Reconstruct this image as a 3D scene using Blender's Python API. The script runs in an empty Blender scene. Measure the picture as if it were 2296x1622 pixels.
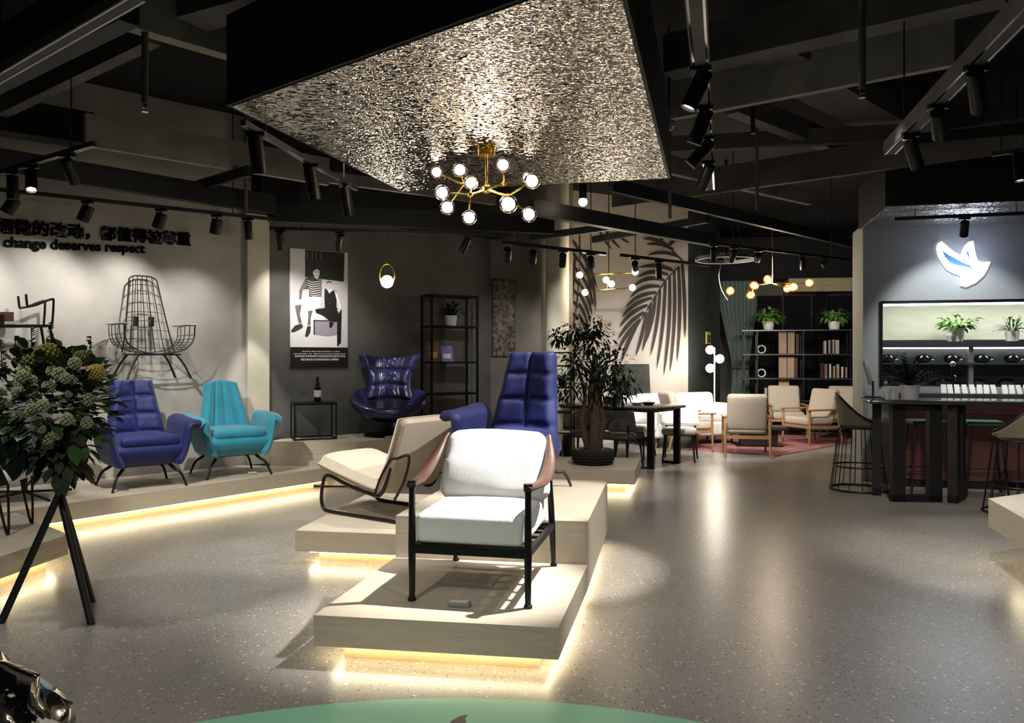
import bpy, bmesh, math, random
from mathutils import Vector, Matrix, noise
C = bpy.context.scene.collection
PI = math.pi
R = math.radians
# ---------------------------------------------------------------- camera, world, exposure
FPX, CX, HY, HC = 1780.0, 1148.0, 800.0, 1.5       # focal length, centre column, horizon row (2296x1622 frame), eye height
cam = bpy.data.cameras.new('camera'); camo = bpy.data.objects.new('camera', cam); C.objects.link(camo)
camo.location = (0, 0, HC); camo.rotation_euler = (R(90), 0, 0)
cam.sensor_fit = 'HORIZONTAL'; cam.sensor_width = 36; cam.lens = 36 * FPX / 2296; cam.shift_y = -(811 - HY) / 2296
cam.clip_start = .05; cam.clip_end = 100
S = bpy.context.scene
S.camera = camo
S.view_settings.view_transform = 'Standard'; S.view_settings.look = 'None'
S.view_settings.exposure = 0.3; S.view_settings.gamma = 1.0; S.view_settings.use_curve_mapping = False
w = bpy.data.worlds.new('world'); S.world = w; w.use_nodes = True
w.node_tree.nodes['Background'].inputs[0].default_value = (.9, .95, 1, 1)
w.node_tree.nodes['Background'].inputs[1].default_value = .022
try:
    S.cycles.use_denoising = True
    S.cycles.sample_clamp_indirect = 6; S.cycles.max_bounces = 6; S.cycles.use_light_tree = True
    S.cycles.caustics_reflective = False; S.cycles.caustics_refractive = False
except Exception: pass
def spot(name, loc, target, power, angle=50, blend=.6, col=(1, .95, .88), parent=None, size=.03, spec=1.0):
    l = bpy.data.lights.new(name, 'SPOT'); l.energy = power; l.spot_size = R(angle); l.spot_blend = blend
    l.color = col; l.shadow_soft_size = size; l.specular_factor = spec
    o = bpy.data.objects.new(name, l); C.objects.link(o)
    d = Vector(target) - Vector(loc)
    o.rotation_euler = d.to_track_quat('-Z', 'Y').to_euler()
    if parent: o.parent = parent; o.location = Vector(loc) - parent.location
    else: o.location = loc
    return o
def point(name, loc, power, col=(1, .8, .55), size=.05, parent=None):
    l = bpy.data.lights.new(name, 'POINT'); l.energy = power; l.color = col; l.shadow_soft_size = size
    o = bpy.data.objects.new(name, l); C.objects.link(o); o.location = loc
    if parent: o.parent = parent
    return o
# fill spots without fixtures, added to brighten the floor: (place, aim, watts, cone)
FILL_SPOTS = [((-1.6, 1.2, 3.2), (-1.9, 3.2, 0), 150, 85), ((1.9, 1.0, 3.2), (1.5, 2.8, 0), 85, 85), ((0, .4, 3.2), (-.2, 2.2, 0), 30, 80),
              ((-3.3, 4.0, 3.3), (-2.2, 6.0, 0), 110, 80), ((-1.4, 6.4, 3.4), (-1.7, 7.4, 0), 70, 80), ((2.4, 5.4, 3.3), (1.7, 5.0, 0), 85, 90),
              ((3.4, 6.8, 3.3), (2.6, 7.6, 0), 22, 80), ((5.35, 8.75, 2.95), (5.6, 8.75, 0), 70, 55)]
for i, (a, b, p, an) in enumerate(FILL_SPOTS): spot('fill_spot', a, b, p, an, .8)
spot('shop_window_light', (3.6, .9, 3.0), (2.7, 3.0, 0), 240, 55, .9, (.55, .68, 1.0))

# ---------------------------------------------------------------- picture ray helpers (only to measure places)
def atz(px, py, z):
    s = (py - HY) / (HC - z); return Vector(((px - CX) / s, FPX / s, z))
def atd(px, py, d): return Vector(((px - CX) * d / FPX, d, HC - (py - HY) * d / FPX))
def onplane(px, py, p0, n):
    r = Vector(((px - CX) / FPX, 1, -(py - HY) / FPX)); o = Vector((0, 0, HC)); n = Vector(n)
    return o + r * ((Vector(p0) - o).dot(n) / r.dot(n))

# ---------------------------------------------------------------- mesh builder
class MB:
    def __init__(s): s.v = []; s.f = []
    def add(s, vs, fs):
        b = len(s.v); s.v += [Vector(p) for p in vs]; s.f += [tuple(i + b for i in f) for f in fs]; return b
    def box(s, c, d, rz=0, M=None):
        x, y, z = d[0] / 2, d[1] / 2, d[2] / 2
        vs = [Vector((a * x, b * y, e * z)) for e in (-1, 1) for a, b in ((-1, -1), (1, -1), (1, 1), (-1, 1))]
        if M is None: M = Matrix.Rotation(rz, 3, 'Z')
        s.add([M @ p + Vector(c) for p in vs], [(3, 2, 1, 0), (4, 5, 6, 7), (0, 1, 5, 4), (1, 2, 6, 5), (2, 3, 7, 6), (3, 0, 4, 7)]); return s
    def bar(s, p, q, wd, h, up=(0, 0, 1)):
        p, q = Vector(p), Vector(q); d = (q - p); L = d.length; d.normalize(); u = Vector(up)
        x = d.cross(u)
        if x.length < 1e-4: x = d.cross(Vector((1, 0, 0)))
        x.normalize(); u = x.cross(d)
        M = Matrix((x, d, u)).transposed(); s.box((p + q) / 2, (wd, L, h), M=M); return s
    def prism(s, poly, z0, z1):
        n = len(poly)
        vs = [(p[0], p[1], z0) for p in poly] + [(p[0], p[1], z1) for p in poly]
        s.add(vs, [tuple(range(n - 1, -1, -1)), tuple(range(n, 2 * n))] + [(i, (i + 1) % n, n + (i + 1) % n, n + i) for i in range(n)]); return s
    def tube(s, pts, r, n=8, closed=False):
        pts = [Vector(p) for p in pts]; m = len(pts)
        rs = list(r) if isinstance(r, (list, tuple)) else [r] * m
        T = []
        for i in range(m):
            a = pts[(i - 1) % m] if closed or i > 0 else pts[i]; b = pts[(i + 1) % m] if closed or i < m - 1 else pts[i]
            t = b - a; T.append(t.normalized() if t.length > 1e-9 else Vector((0, 0, 1)))
        u = T[0].cross(Vector((0, 0, 1)))
        if u.length < .05: u = T[0].cross(Vector((1, 0, 0)))
        u.normalize(); vs = []
        for i in range(m):
            u = (u - T[i] * u.dot(T[i]))
            if u.length < 1e-5: u = T[i].orthogonal()
            u.normalize(); vv = T[i].cross(u)
            vs += [pts[i] + (u * math.cos(2 * PI * k / n) + vv * math.sin(2 * PI * k / n)) * rs[i] for k in range(n)]
        fs = []
        for i in range(m if closed else m - 1):
            j = (i + 1) % m
            fs += [(i * n + k, i * n + (k + 1) % n, j * n + (k + 1) % n, j * n + k) for k in range(n)]
        if not closed: fs += [tuple(range(n - 1, -1, -1)), tuple((m - 1) * n + k for k in range(n))]
        s.add(vs, fs); return s
    def lathe(s, prof, n=24, c=(0, 0, 0), M=None, cap=True):
        c = Vector(c); vs = []; fs = []; m = len(prof)
        for r, z in prof:
            for k in range(n):
                p = Vector((max(r, 1e-5) * math.cos(2 * PI * k / n), max(r, 1e-5) * math.sin(2 * PI * k / n), z))
                vs.append((M @ p if M else p) + c)
        for i in range(m - 1): fs += [(i * n + k, i * n + (k + 1) % n, (i + 1) * n + (k + 1) % n, (i + 1) * n + k) for k in range(n)]
        if cap and prof[0][0] > 1e-4: fs.append(tuple(range(n - 1, -1, -1)))
        if cap and prof[-1][0] > 1e-4: fs.append(tuple((m - 1) * n + k for k in range(n)))
        s.add(vs, fs); return s
    def cyl(s, p, q, r, n=16, r2=None):
        p, q = Vector(p), Vector(q); d = q - p
        M = d.to_track_quat('Z', 'Y').to_matrix(); return s.lathe([(r, 0), (r if r2 is None else r2, d.length)], n, p, M)
    def ball(s, c, r, n=16, sc=(1, 1, 1)):
        m = n // 2; b = len(s.v)
        s.lathe([(math.sin(PI * i / m), -math.cos(PI * i / m)) for i in range(m + 1)], n)
        for i in range(b, len(s.v)): p = s.v[i]; s.v[i] = Vector((p.x * r * sc[0], p.y * r * sc[1], p.z * r * sc[2])) + Vector(c)
        return s
    def rbox(s, c, d, r, n=6, df=None, M=None):
        """box with rounded edges (radius r), optional deform df(p)->p in local coordinates"""
        h = Vector(d) / 2; r = min(r, min(h) * .999); c = Vector(c)
        def lin(k, hh):   # more points near the edges
            t = -1 + 2 * k / n; e = r / hh
            return t
        for ax in range(3):
            a, b = (ax + 1) % 3, (ax + 2) % 3
            for sg in (-1, 1):
                vs = []
                for i in range(n + 1):
                    for j in range(n + 1):
                        p = Vector((0, 0, 0)); p[ax] = sg * h[ax]
                        def g(k, hh):
                            q = max(1, n // 4); 
                            if k <= q: return -hh + r * k / q
                            if k >= n - q: return hh - r * (n - k) / q
                            return -hh + r + (2 * hh - 2 * r) * (k - q) / (n - 2 * q)
                        p[a] = g(i, h[a]); p[b] = g(j, h[b])
                        inn = Vector([max(-h[k] + r, min(h[k] - r, p[k])) for k in range(3)])
                        dd = p - inn
                        if dd.length > 1e-9: p = inn + dd.normalized() * r
                        if df: p = Vector(df(p))
                        if M: p = M @ p
                        vs.append(p + c)
                fs = []
                for i in range(n):
                    for j in range(n):
                        q = (i * (n + 1) + j, (i + 1) * (n + 1) + j, (i + 1) * (n + 1) + j + 1, i * (n + 1) + j + 1)
                        fs.append(q if sg > 0 else q[::-1])
                s.add(vs, fs)
        return s
    def pad(s, P, nu, nv, tf, tb=None, edge=.08, eu=None, ev=None):
        """upholstered sheet over base surface P(u,v): front thickness tf, back tb, rounded at its border"""
        if not callable(tf): kf = tf; tf = lambda u, v: kf
        if tb is None: tb = tf
        if not callable(tb): kb = tb; tb = lambda u, v: kb
        eu = edge if eu is None else eu; ev = edge if ev is None else ev
        def rd(t, e):
            m = min(t, 1 - t)
            return 1.0 if m >= e else math.sqrt(max(0, 1 - (1 - m / e) ** 2))
        e = 1e-3; A = []; B = []
        for i in range(nu + 1):
            for j in range(nv + 1):
                u, v = i / nu, j / nv
                p = Vector(P(u, v)); uu = min(max(u, e), 1 - e); vv = min(max(v, e), 1 - e)
                du = Vector(P(uu + e, vv)) - Vector(P(uu - e, vv)); dv = Vector(P(uu, vv + e)) - Vector(P(uu, vv - e))
                nn = du.cross(dv)
                if nn.length > 1e-12: nn.normalize()
                k = rd(u, eu) * rd(v, ev)
                A.append(p + nn * tf(u, v) * k); B.append(p - nn * tb(u, v) * k)
        q = lambda i, j: i * (nv + 1) + j
        fs = [(q(i, j), q(i + 1, j), q(i + 1, j + 1), q(i, j + 1)) for i in range(nu) for j in range(nv)]
        s.add(A, fs); s.add(B, [f[::-1] for f in fs]); return s
    def leaf(s, b, d, L, wd, up=(0, 0, 1), droop=.25, seg=3):
        b, d, up = Vector(b), Vector(d).normalized(), Vector(up)
        x = d.cross(up)
        if x.length < 1e-3: x = d.orthogonal()
        x.normalize(); n = x.cross(d); vs = []; fs = []
        for i in range(seg + 1):
            t = i / seg; wv = wd / 2 * math.sin(PI * min(.97, .08 + t * .9)) ** .8 if i < seg else 0
            c = b + d * L * t - Vector((0, 0, 1)) * droop * L * t * t
            vs += [c - x * wv + n * wv * .25, c, c + x * wv + n * wv * .25]
        for i in range(seg):
            a = i * 3; fs += [(a, a + 1, a + 4, a + 3), (a + 1, a + 2, a + 5, a + 4)]
        s.add(vs, fs); return s
    def flat(s, pts):
        s.add(pts, [tuple(range(len(pts)))]); return s
    def xf(s, M, a=0):
        for i in range(a, len(s.v)): s.v[i] = M @ s.v[i]
        return s
    def build(s, name, m, parent=None, smooth=True, ang=40, bevel=0, recalc=True):
        me = bpy.data.meshes.new(name); me.from_pydata([tuple(p) for p in s.v], [], s.f)
        bm = bmesh.new(); bm.from_mesh(me)
        bmesh.ops.remove_doubles(bm, verts=bm.verts, dist=1e-5)
        if bevel: bmesh.ops.bevel(bm, geom=[e for e in bm.edges if e.is_manifold and e.calc_face_angle(0) > .6], offset=bevel, segments=2, affect='EDGES', clamp_overlap=True)
        if recalc: bmesh.ops.recalc_face_normals(bm, faces=bm.faces)
        bm.to_mesh(me); bm.free()
        if smooth:
            me.polygons.foreach_set('use_smooth', [True] * len(me.polygons))
            me.set_sharp_from_angle(angle=R(ang))
        me.materials.append(m)
        o = bpy.data.objects.new(name, me); C.objects.link(o)
        if parent: o.parent = parent
        return o
def thing(name, label, cat, loc=(0, 0, 0), rz=0, group=None):
    o = bpy.data.objects.new(name, None); C.objects.link(o); o.location = loc; o.rotation_euler = (0, 0, rz)
    o.empty_display_size = .1; tag(o, label, cat, group); return o
def tag(o, label, cat, group=None, kind=None):
    o['label'] = label; o['category'] = cat
    if group: o['group'] = group
    if kind: o['kind'] = kind
    return o
def join(a, b):
    """b's geometry becomes a second material of a's mesh"""
    n = len(a.data.materials); bm = bmesh.new(); bm.from_mesh(a.data); k = len(bm.faces)
    bm.from_mesh(b.data); bm.faces.ensure_lookup_table()
    for f in bm.faces[k:]: f.material_index += n
    bm.to_mesh(a.data); bm.free()
    for m in b.data.materials: a.data.materials.append(m)
    bpy.data.objects.remove(b)
def struct(o): o['kind'] = 'structure'; return o
def dup(root, loc, rz, label, group=None):
    r = root.copy(); C.objects.link(r); r.location = loc; r.rotation_euler = (0, 0, rz); r['label'] = label
    if group: r['group'] = group
    def rec(src, dst):
        for ch in list(src.children):
            c = ch.copy(); C.objects.link(c); c.parent = dst; rec(ch, c)
    rec(root, r); return r
def smoothpath(pts, k=6):
    """Catmull-Rom through the points"""
    pts = [Vector(p) for p in pts]; out = []
    for i in range(len(pts) - 1):
        a, b, c, d = pts[max(i - 1, 0)], pts[i], pts[i + 1], pts[min(i + 2, len(pts) - 1)]
        for j in range(k):
            t = j / k
            out.append(.5 * (2 * b + (c - a) * t + (2 * a - 5 * b + 4 * c - d) * t * t + (3 * b - a - 3 * c + d) * t ** 3))
    return out + [pts[-1]]

# ---------------------------------------------------------------- materials
def lin(c):
    f = lambda x: x / 12.92 if x <= .04045 else ((x + .055) / 1.055) ** 2.4
    return tuple(f(x / 255) for x in c[:3]) + (1,)
_M = {}
def mat(name, col, rough=.6, metal=0, var=0, vs=6, bump=0, bs=60, coat=0, sheen=0, emit=None, es=0, alpha=1, trans=0, ior=1.45, stretch=(1, 1, 1), spec=.5, col2=None):
    if name in _M: return _M[name]
    m = bpy.data.materials.new(name); m.use_nodes = True; nt = m.node_tree; b = nt.nodes['Principled BSDF']
    I = b.inputs
    I['Base Color'].default_value = lin(col); I['Roughness'].default_value = rough; I['Metallic'].default_value = metal
    I['Coat Weight'].default_value = coat; I['Sheen Weight'].default_value = sheen; I['Alpha'].default_value = alpha
    I['Transmission Weight'].default_value = trans; I['IOR'].default_value = ior; I['Specular IOR Level'].default_value = spec
    if emit: I['Emission Color'].default_value = lin(emit); I['Emission Strength'].default_value = es
    if var or bump or col2:
        tc = nt.nodes.new('ShaderNodeTexCoord'); mp = nt.nodes.new('ShaderNodeMapping'); mp.inputs['Scale'].default_value = stretch
        nt.links.new(tc.outputs['Object'], mp.inputs['Vector'])
    if var or col2:
        n = nt.nodes.new('ShaderNodeTexNoise'); n.inputs['Scale'].default_value = vs; n.inputs['Detail'].default_value = 5; n.inputs['Roughness'].default_value = .6
        nt.links.new(mp.outputs[0], n.inputs['Vector'])
        cr = nt.nodes.new('ShaderNodeValToRGB'); c = lin(col)
        lo = lin(col2) if col2 else tuple(x * (1 - var) for x in c[:3]) + (1,)
        hi = c if col2 else tuple(min(1, x * (1 + var)) for x in c[:3]) + (1,)
        cr.color_ramp.elements[0].color = lo; cr.color_ramp.elements[1].color = hi
        cr.color_ramp.elements[0].position = .3; cr.color_ramp.elements[1].position = .7
        nt.links.new(n.outputs['Fac'], cr.inputs[0]); nt.links.new(cr.outputs[0], I['Base Color'])
    if bump:
        n2 = nt.nodes.new('ShaderNodeTexNoise'); n2.inputs['Scale'].default_value = bs; n2.inputs['Detail'].default_value = 3
        nt.links.new(mp.outputs[0], n2.inputs['Vector'])
        bp = nt.nodes.new('ShaderNodeBump'); bp.inputs['Strength'].default_value = bump; bp.inputs['Distance'].default_value = .01
        nt.links.new(n2.outputs['Fac'], bp.inputs['Height']); nt.links.new(bp.outputs[0], I['Normal'])
    _M[name] = m; return m
def glow(name, col, st):
    if name in _M: return _M[name]
    m = bpy.data.materials.new(name); m.use_nodes = True; nt = m.node_tree; nt.nodes.clear()
    e = nt.nodes.new('ShaderNodeEmission'); o = nt.nodes.new('ShaderNodeOutputMaterial')
    e.inputs[0].default_value = lin(col); e.inputs[1].default_value = st; nt.links.new(e.outputs[0], o.inputs[0]); _M[name] = m; return m
def terrazzo():
    m = mat('terrazzo', (144, 139, 131), .3, var=.12, vs=1.2); nt = m.node_tree; b = nt.nodes['Principled BSDF']
    tc = [n for n in nt.nodes if n.type == 'TEX_COORD'][0]; base = [n for n in nt.nodes if n.type == 'VALTORGB'][0].outputs[0]
    for sc, th, colr in ((34, .10, (200, 195, 186)), (44, .11, (88, 84, 79)), (75, .13, (190, 182, 168)), (60, .10, (122, 106, 94))):
        v = nt.nodes.new('ShaderNodeTexVoronoi'); v.inputs['Scale'].default_value = sc; v.inputs['Randomness'].default_value = 1
        mp = nt.nodes.new('ShaderNodeMapping'); mp.inputs['Location'].default_value = (sc * .37, sc * .11, 0); nt.links.new(tc.outputs['Object'], mp.inputs[0]); nt.links.new(mp.outputs[0], v.inputs['Vector'])
        # only some cells carry a chip: a random value per cell
        wn = nt.nodes.new('ShaderNodeSeparateColor'); nt.links.new(v.outputs['Color'], wn.inputs[0])
        a = nt.nodes.new('ShaderNodeMath'); a.operation = 'MULTIPLY'; nt.links.new(wn.outputs[0], a.inputs[0]); a.inputs[1].default_value = .48
        c = nt.nodes.new('ShaderNodeMath'); c.operation = 'LESS_THAN'; nt.links.new(v.outputs['Distance'], c.inputs[0]); 
        sb = nt.nodes.new('ShaderNodeMath'); sb.operation = 'SUBTRACT'; nt.links.new(a.outputs[0], sb.inputs[0]); sb.inputs[1].default_value = .16
        nt.links.new(sb.outputs[0], c.inputs[1])
        mx = nt.nodes.new('ShaderNodeMix'); mx.data_type = 'RGBA'; nt.links.new(c.outputs[0], mx.inputs['Factor']); nt.links.new(base, mx.inputs['A']); mx.inputs['B'].default_value = lin(colr)
        base = mx.outputs['Result']
    nt.links.new(base, b.inputs['Base Color']); return m
def hammered(name, col=(225, 215, 200), sx=14, sy=34, st=1.0, rough=.1, dist=.03):
    m = mat(name, col, rough, 1.0); nt = m.node_tree; b = nt.nodes['Principled BSDF']
    tc = nt.nodes.new('ShaderNodeTexCoord'); mp = nt.nodes.new('ShaderNodeMapping'); mp.inputs['Scale'].default_value = (sx, sy, 10)
    n = nt.nodes.new('ShaderNodeTexNoise'); n.inputs['Scale'].default_value = 1.0; n.inputs['Detail'].default_value = 1.5; n.inputs['Distortion'].default_value = .4
    # every dent tips the surface its own way: the noise colour turns the normal
    sb = nt.nodes.new('ShaderNodeVectorMath'); sb.operation = 'SUBTRACT'; sb.inputs[1].default_value = (.5, .5, .5)
    sc = nt.nodes.new('ShaderNodeVectorMath'); sc.operation = 'MULTIPLY'; sc.inputs[1].default_value = (dist, dist, 0)
    ge = nt.nodes.new('ShaderNodeNewGeometry'); ad = nt.nodes.new('ShaderNodeVectorMath'); ad.operation = 'ADD'; no = nt.nodes.new('ShaderNodeVectorMath'); no.operation = 'NORMALIZE'
    nt.links.new(tc.outputs['Object'], mp.inputs[0]); nt.links.new(mp.outputs[0], n.inputs['Vector']); nt.links.new(n.outputs['Color'], sb.inputs[0]); nt.links.new(sb.outputs[0], sc.inputs[0])
    nt.links.new(sc.outputs[0], ad.inputs[0]); nt.links.new(ge.outputs['Normal'], ad.inputs[1]); nt.links.new(ad.outputs[0], no.inputs[0]); nt.links.new(no.outputs[0], b.inputs['Normal']); return m
K = {}
K['black'] = mat('black_paint', (24, 24, 25), .55)
K['blackmetal'] = mat('black_metal', (20, 20, 21), .4, .3)
K['darkbeam'] = mat('dark_beam_paint', (92, 87, 84), .8, var=.25, vs=3)
K['ceil'] = mat('ceiling_black', (20, 20, 21), .9, var=.3, vs=2)
K['concrete'] = mat('beam_grey', (146, 138, 131), .85, var=.25, vs=3)
K['plaster'] = mat('beige_plaster', (182, 177, 169), .85, var=.16, vs=1.6, bump=.12, bs=25)
K['dark'] = mat('charcoal_plaster', (88, 88, 85), .7, var=.28, vs=1.5, bump=.1, bs=30)
K['dark2'] = mat('taupe_plaster', (120, 115, 106), .75, var=.2, vs=1.8)
K['stucco'] = mat('pale_stucco', (200, 194, 176), .8, var=.1, vs=3)
K['grey'] = mat('pale_grey_paint', (176, 180, 178), .8, var=.04, vs=2)
K['oak'] = mat('pale_oak_laminate', (190, 179, 160), .5, var=.10, vs=3, stretch=(1.2, 14, 14))
K['oak2'] = mat('pale_oak_plinth', (190, 168, 132), .5, var=.12, vs=3, stretch=(1.2, 14, 14))
K['walnut'] = mat('walnut_wood', (66, 40, 28), .45, var=.25, vs=4, stretch=(1, 10, 10))
K['ashwood'] = mat('light_brown_wood', (150, 112, 76), .45, var=.2, vs=4, stretch=(10, 10, 1))
K['darkwood'] = mat('dark_stained_wood', (36, 31, 29), .35, var=.25, vs=4, stretch=(2, 12, 12))
K['white'] = mat('white_boucle', (228, 228, 225), .95, bump=.32, bs=240, sheen=.3, var=.03)
K['beige'] = mat('beige_linen', (196, 184, 164), .95, bump=.5, bs=160, sheen=.2, var=.05, vs=20)
K['greige'] = mat('greige_fabric', (172, 160, 144), .95, bump=.4, bs=160, var=.05, vs=20)
K['navy'] = mat('navy_velvet', (11, 26, 92), .6, sheen=.12, bump=.15, bs=40, var=.15, vs=8)
K['teal'] = mat('teal_velvet', (36, 140, 164), .7, sheen=.4, bump=.15, bs=40, var=.12, vs=8)
K['leather'] = mat('indigo_leather', (34, 36, 76), .28, bump=.25, bs=14, coat=.25, var=.12, vs=6)
K['greyfab'] = mat('grey_fabric', (110, 106, 100), .95, bump=.4, bs=140, var=.1, vs=12)
K['olive'] = mat('olive_velvet', (112, 104, 80), .9, sheen=.4, var=.1, vs=8)
K['brass'] = mat('brass', (212, 168, 70), .22, 1.0)
K['chrome'] = mat('chrome', (220, 220, 220), .12, 1.0)
K['glass'] = mat('clear_glass', (250, 250, 250), .02, trans=1.0, ior=1.15)
K['bulb'] = glow('bulb_glow', (255, 236, 205), 24)
K['bulbamber'] = glow('amber_bulb_glow', (255, 196, 110), 9)
K['lens'] = glow('spot_lens', (255, 248, 235), 9)
K['led'] = glow('led_strip_glow', (255, 238, 196), 15)
K['ceramic'] = mat('white_ceramic', (225, 225, 222), .35)
K['leafdark'] = mat('dark_leaf', (30, 46, 26), .75, var=.5, vs=9, spec=.2)
K['leafmid'] = mat('green_leaf', (58, 92, 42), .5, var=.4, vs=9)
K['leaflight'] = mat('light_green_leaf', (120, 170, 76), .5, var=.35, vs=9)
K['bark'] = mat('bark', (74, 58, 46), .9, var=.3, vs=12, bump=.6, bs=40)
K['paper'] = mat('white_paper', (235, 234, 230), .7)
K['acrylic'] = mat('clear_acrylic', (235, 240, 240), .05, trans=.7, ior=1.3)
# ================================================================ the setting
struct(MB().box((1.5, 9, -.05), (26, 30, .1)).build('floor', terrazzo(), smooth=False))
struct(MB().box((1.5, 9, 4.35), (26, 30, .1)).build('ceiling', K['ceil'], smooth=False))
def wallseg(name, a, b, z0, z1, m, th=.12):
    a, b = Vector((a[0], a[1], 0)), Vector((b[0], b[1], 0)); d = (b - a).normalized(); n = Vector((-d.y, d.x, 0)) * th   # thickness grows away from the room
    return struct(MB().prism([a, b, b + n, a + n], z0, z1).build(name, m, smooth=False))
WLp, WLd = Vector((-4.19, 8.26, 0)), Vector((.731, .682, 0)); WLn = Vector((.682, -.731, 0))
def wl(t, z, off=0): p = WLp + WLd * t + WLn * off; return Vector((p.x, p.y, z))
wallseg('wall_left', wl(-6, 0), wl(1.75, 0), 0, 4.3, K['plaster'])
DWp, DWd = Vector((-2.91, 9.45, 0)), Vector((.79, .616, 0)).normalized(); DWn = Vector((DWd.y, -DWd.x, 0))
def dw(t, z, off=0): p = DWp + DWd * t + DWn * off; return Vector((p.x, p.y, z))
wallseg('wall_back', dw(0, 0), dw(3.30, 0), 0, 4.3, K['dark'])
wallseg('wall_niche', dw(3.30, 0), (.9, 12.0), 0, 4.3, K['dark2'])
wallseg('wall_return', (.92, 12.0), (.83, 13.25), 0, 4.3, K['dark2'])
MWa, MWb = Vector((.83, 13.25, 0)), Vector((3.25, 14.65, 0)); MWd = (MWb - MWa).normalized(); MWn = Vector((MWd.y, -MWd.x, 0))
wallseg('wall_mural', MWa, MWb, 0, 4.3, mat('mural_paint', (182, 174, 166), .85, var=.06, vs=2))
K['slate'] = mat('slate_green_paint', (58, 64, 63), .6, var=.2, vs=3)
wallseg('wall_slate', MWb, (4.35, 16.6), 0, 4.3, K['slate'])
wallseg('wall_far', (4.3, 18.2), (10.5, 17.4), 0, 4.3, mat('far_wall_grey', (112, 110, 100), .8, var=.15, vs=3))
wallseg('wall_far_side', (4.35, 16.6), (4.3, 18.2), 0, 4.3, K['slate'])
# lit pilaster at the end of the slogan wall, with its little cap
pil = MB().prism([wl(1.47, 0), wl(1.47, 0, .07), wl(1.74, 0, .07), wl(1.74, 0)], .24, 3.1)
pil.prism([wl(1.44, 0), wl(1.44, 0, .10), wl(1.78, 0, .10), wl(1.78, 0)], 3.1, 3.16)
struct(pil.build('trim_1', K['stucco'], smooth=False))
struct(MB().lathe([(.17, 0), (.17, 4.3)], 32, (.66, 11.58, 0)).build('column', K['stucco']))
# ---- bar building on the right: wall with a lit recess
BA = Vector((4.244, 9.6, 0)); BM = Matrix.Translation(BA) @ Matrix.Rotation(R(-14), 4, 'Z')
def bl(x, y, z): return BM @ Vector((x, y, z))
fw = MB()
fw.box((.10, .36, 1.55), (.20, .72, 3.1)); fw.box((1.75, .36, 2.63), (3.1, .72, .94)); fw.box((1.75, .36, .57), (3.1, .72, 1.14)); fw.box((1.75, .70, 1.65), (3.1, .04, 1.02)); fw.box((3.35, .36, 1.65), (.1, .72, 1.02))
struct(fw.xf(BM).build('wall_right', K['grey'], smooth=False))
struct(MB().box((1.75, .66, 1.93), (3.08, .02, .44)).xf(BM).build('trim_2', mat('recess_cream', (220, 224, 210), .8, var=.08, vs=4, stretch=(1, 1, 8)), smooth=False))
# ---- ceiling beams
bn = [2]
def beam(p, q, z, wd, h, m='darkbeam'):
    bn[0] += 1
    a, b = atz(p[0], p[1], z), atz(q[0], q[1], z); o = Vector((0, 0, h / 2))
    struct(MB().bar(a + o, b + o, wd, h).build('trim_%d' % bn[0], K[m], smooth=False))
for a in [((268, 59), (560, 144), 3.6, .11, .3, 'concrete'), ((430, 55), (740, -30), 3.7, .25, .3, 'darkbeam'), ((-60, 292), (345, 98), 3.62, .10, .32, 'darkbeam'),
          ((-80, 238), (290, 52), 3.45, .12, .4, 'black'), ((190, 328), (735, 416), 3.3, .07, .28, 'concrete'), ((-150, 365), (612, 480), 3.05, .10, .2, 'black'),
          ((-60, 290), (205, 330), 3.5, .25, .3, 'black'), ((720, 408), (1110, 460), 3.35, .06, .12, 'concrete'), ((430, 432), (560, 395), 3.2, .05, .1, 'black'),
          ((1500, 172), (2330, -12), 3.75, .22, .3, 'darkbeam'), ((1490, 272), (2140, 148), 3.6, .07, .35, 'concrete'), ((1640, 255), (2070, 420), 3.75, .14, .2, 'darkbeam'),
          ((1495, 342), (2010, 316), 3.7, .10, .16, 'darkbeam'), ((1500, 390), (1815, 460), 3.55, .08, .2, 'concrete'), ((1375, 466), (2296, 338), 3.4, .07, .3, 'darkbeam'),
          ((1830, 205), (2010, 300), 3.9, .45, .2, 'darkbeam'), ((2070, 322), (2285, 408), 3.6, .22, .2, 'concrete'), ((1700, 118), (1830, 175), 3.85, .35, .2, 'darkbeam'),
          ((2000, 330), (2310, 300), 3.5, .05, .1, 'black'), ((1330, 545), (1585, 500), 3.25, .06, .1, 'black'), ((1370, 430), (1930, 560), 3.2, .06, .14, 'black'),
          ((1190, 482), (1600, 553), 2.95, .10, .16, 'black'), ((1190, 540), (1380, 515), 2.95, .04, .08, 'black'), ((600, 497), (1240, 525), 2.98, .1, .2, 'black')]: beam(*a)
# dark bulkhead over the charcoal wall, lintel over the far opening
struct(MB().prism([dw(-.2, 0, .0), dw(-.2, 0, .35), dw(3.4, 0, .35), dw(3.4, 0, .0)], 3.2, 4.25).build('trim_40', K['ceil'], smooth=False))
struct(MB().bar((5.9, 17.0, 3.02), (8.6, 16.6, 3.02), .3, .28).build('trim_41', mat('warm_lintel', (176, 160, 128), .7, var=.15, vs=5, stretch=(1, 8, 8)), smooth=False))
struct(MB().bar((4.2, 17.3, 3.6), (8.9, 16.8, 3.6), .5, .9).build('trim_42', K['ceil'], smooth=False))
# two doorway posts of the far room
struct(MB().box((6.55, 16.9, 1.5), (.12, .12, 3.0)).build('trim_43', K['blackmetal'], smooth=False))
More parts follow.
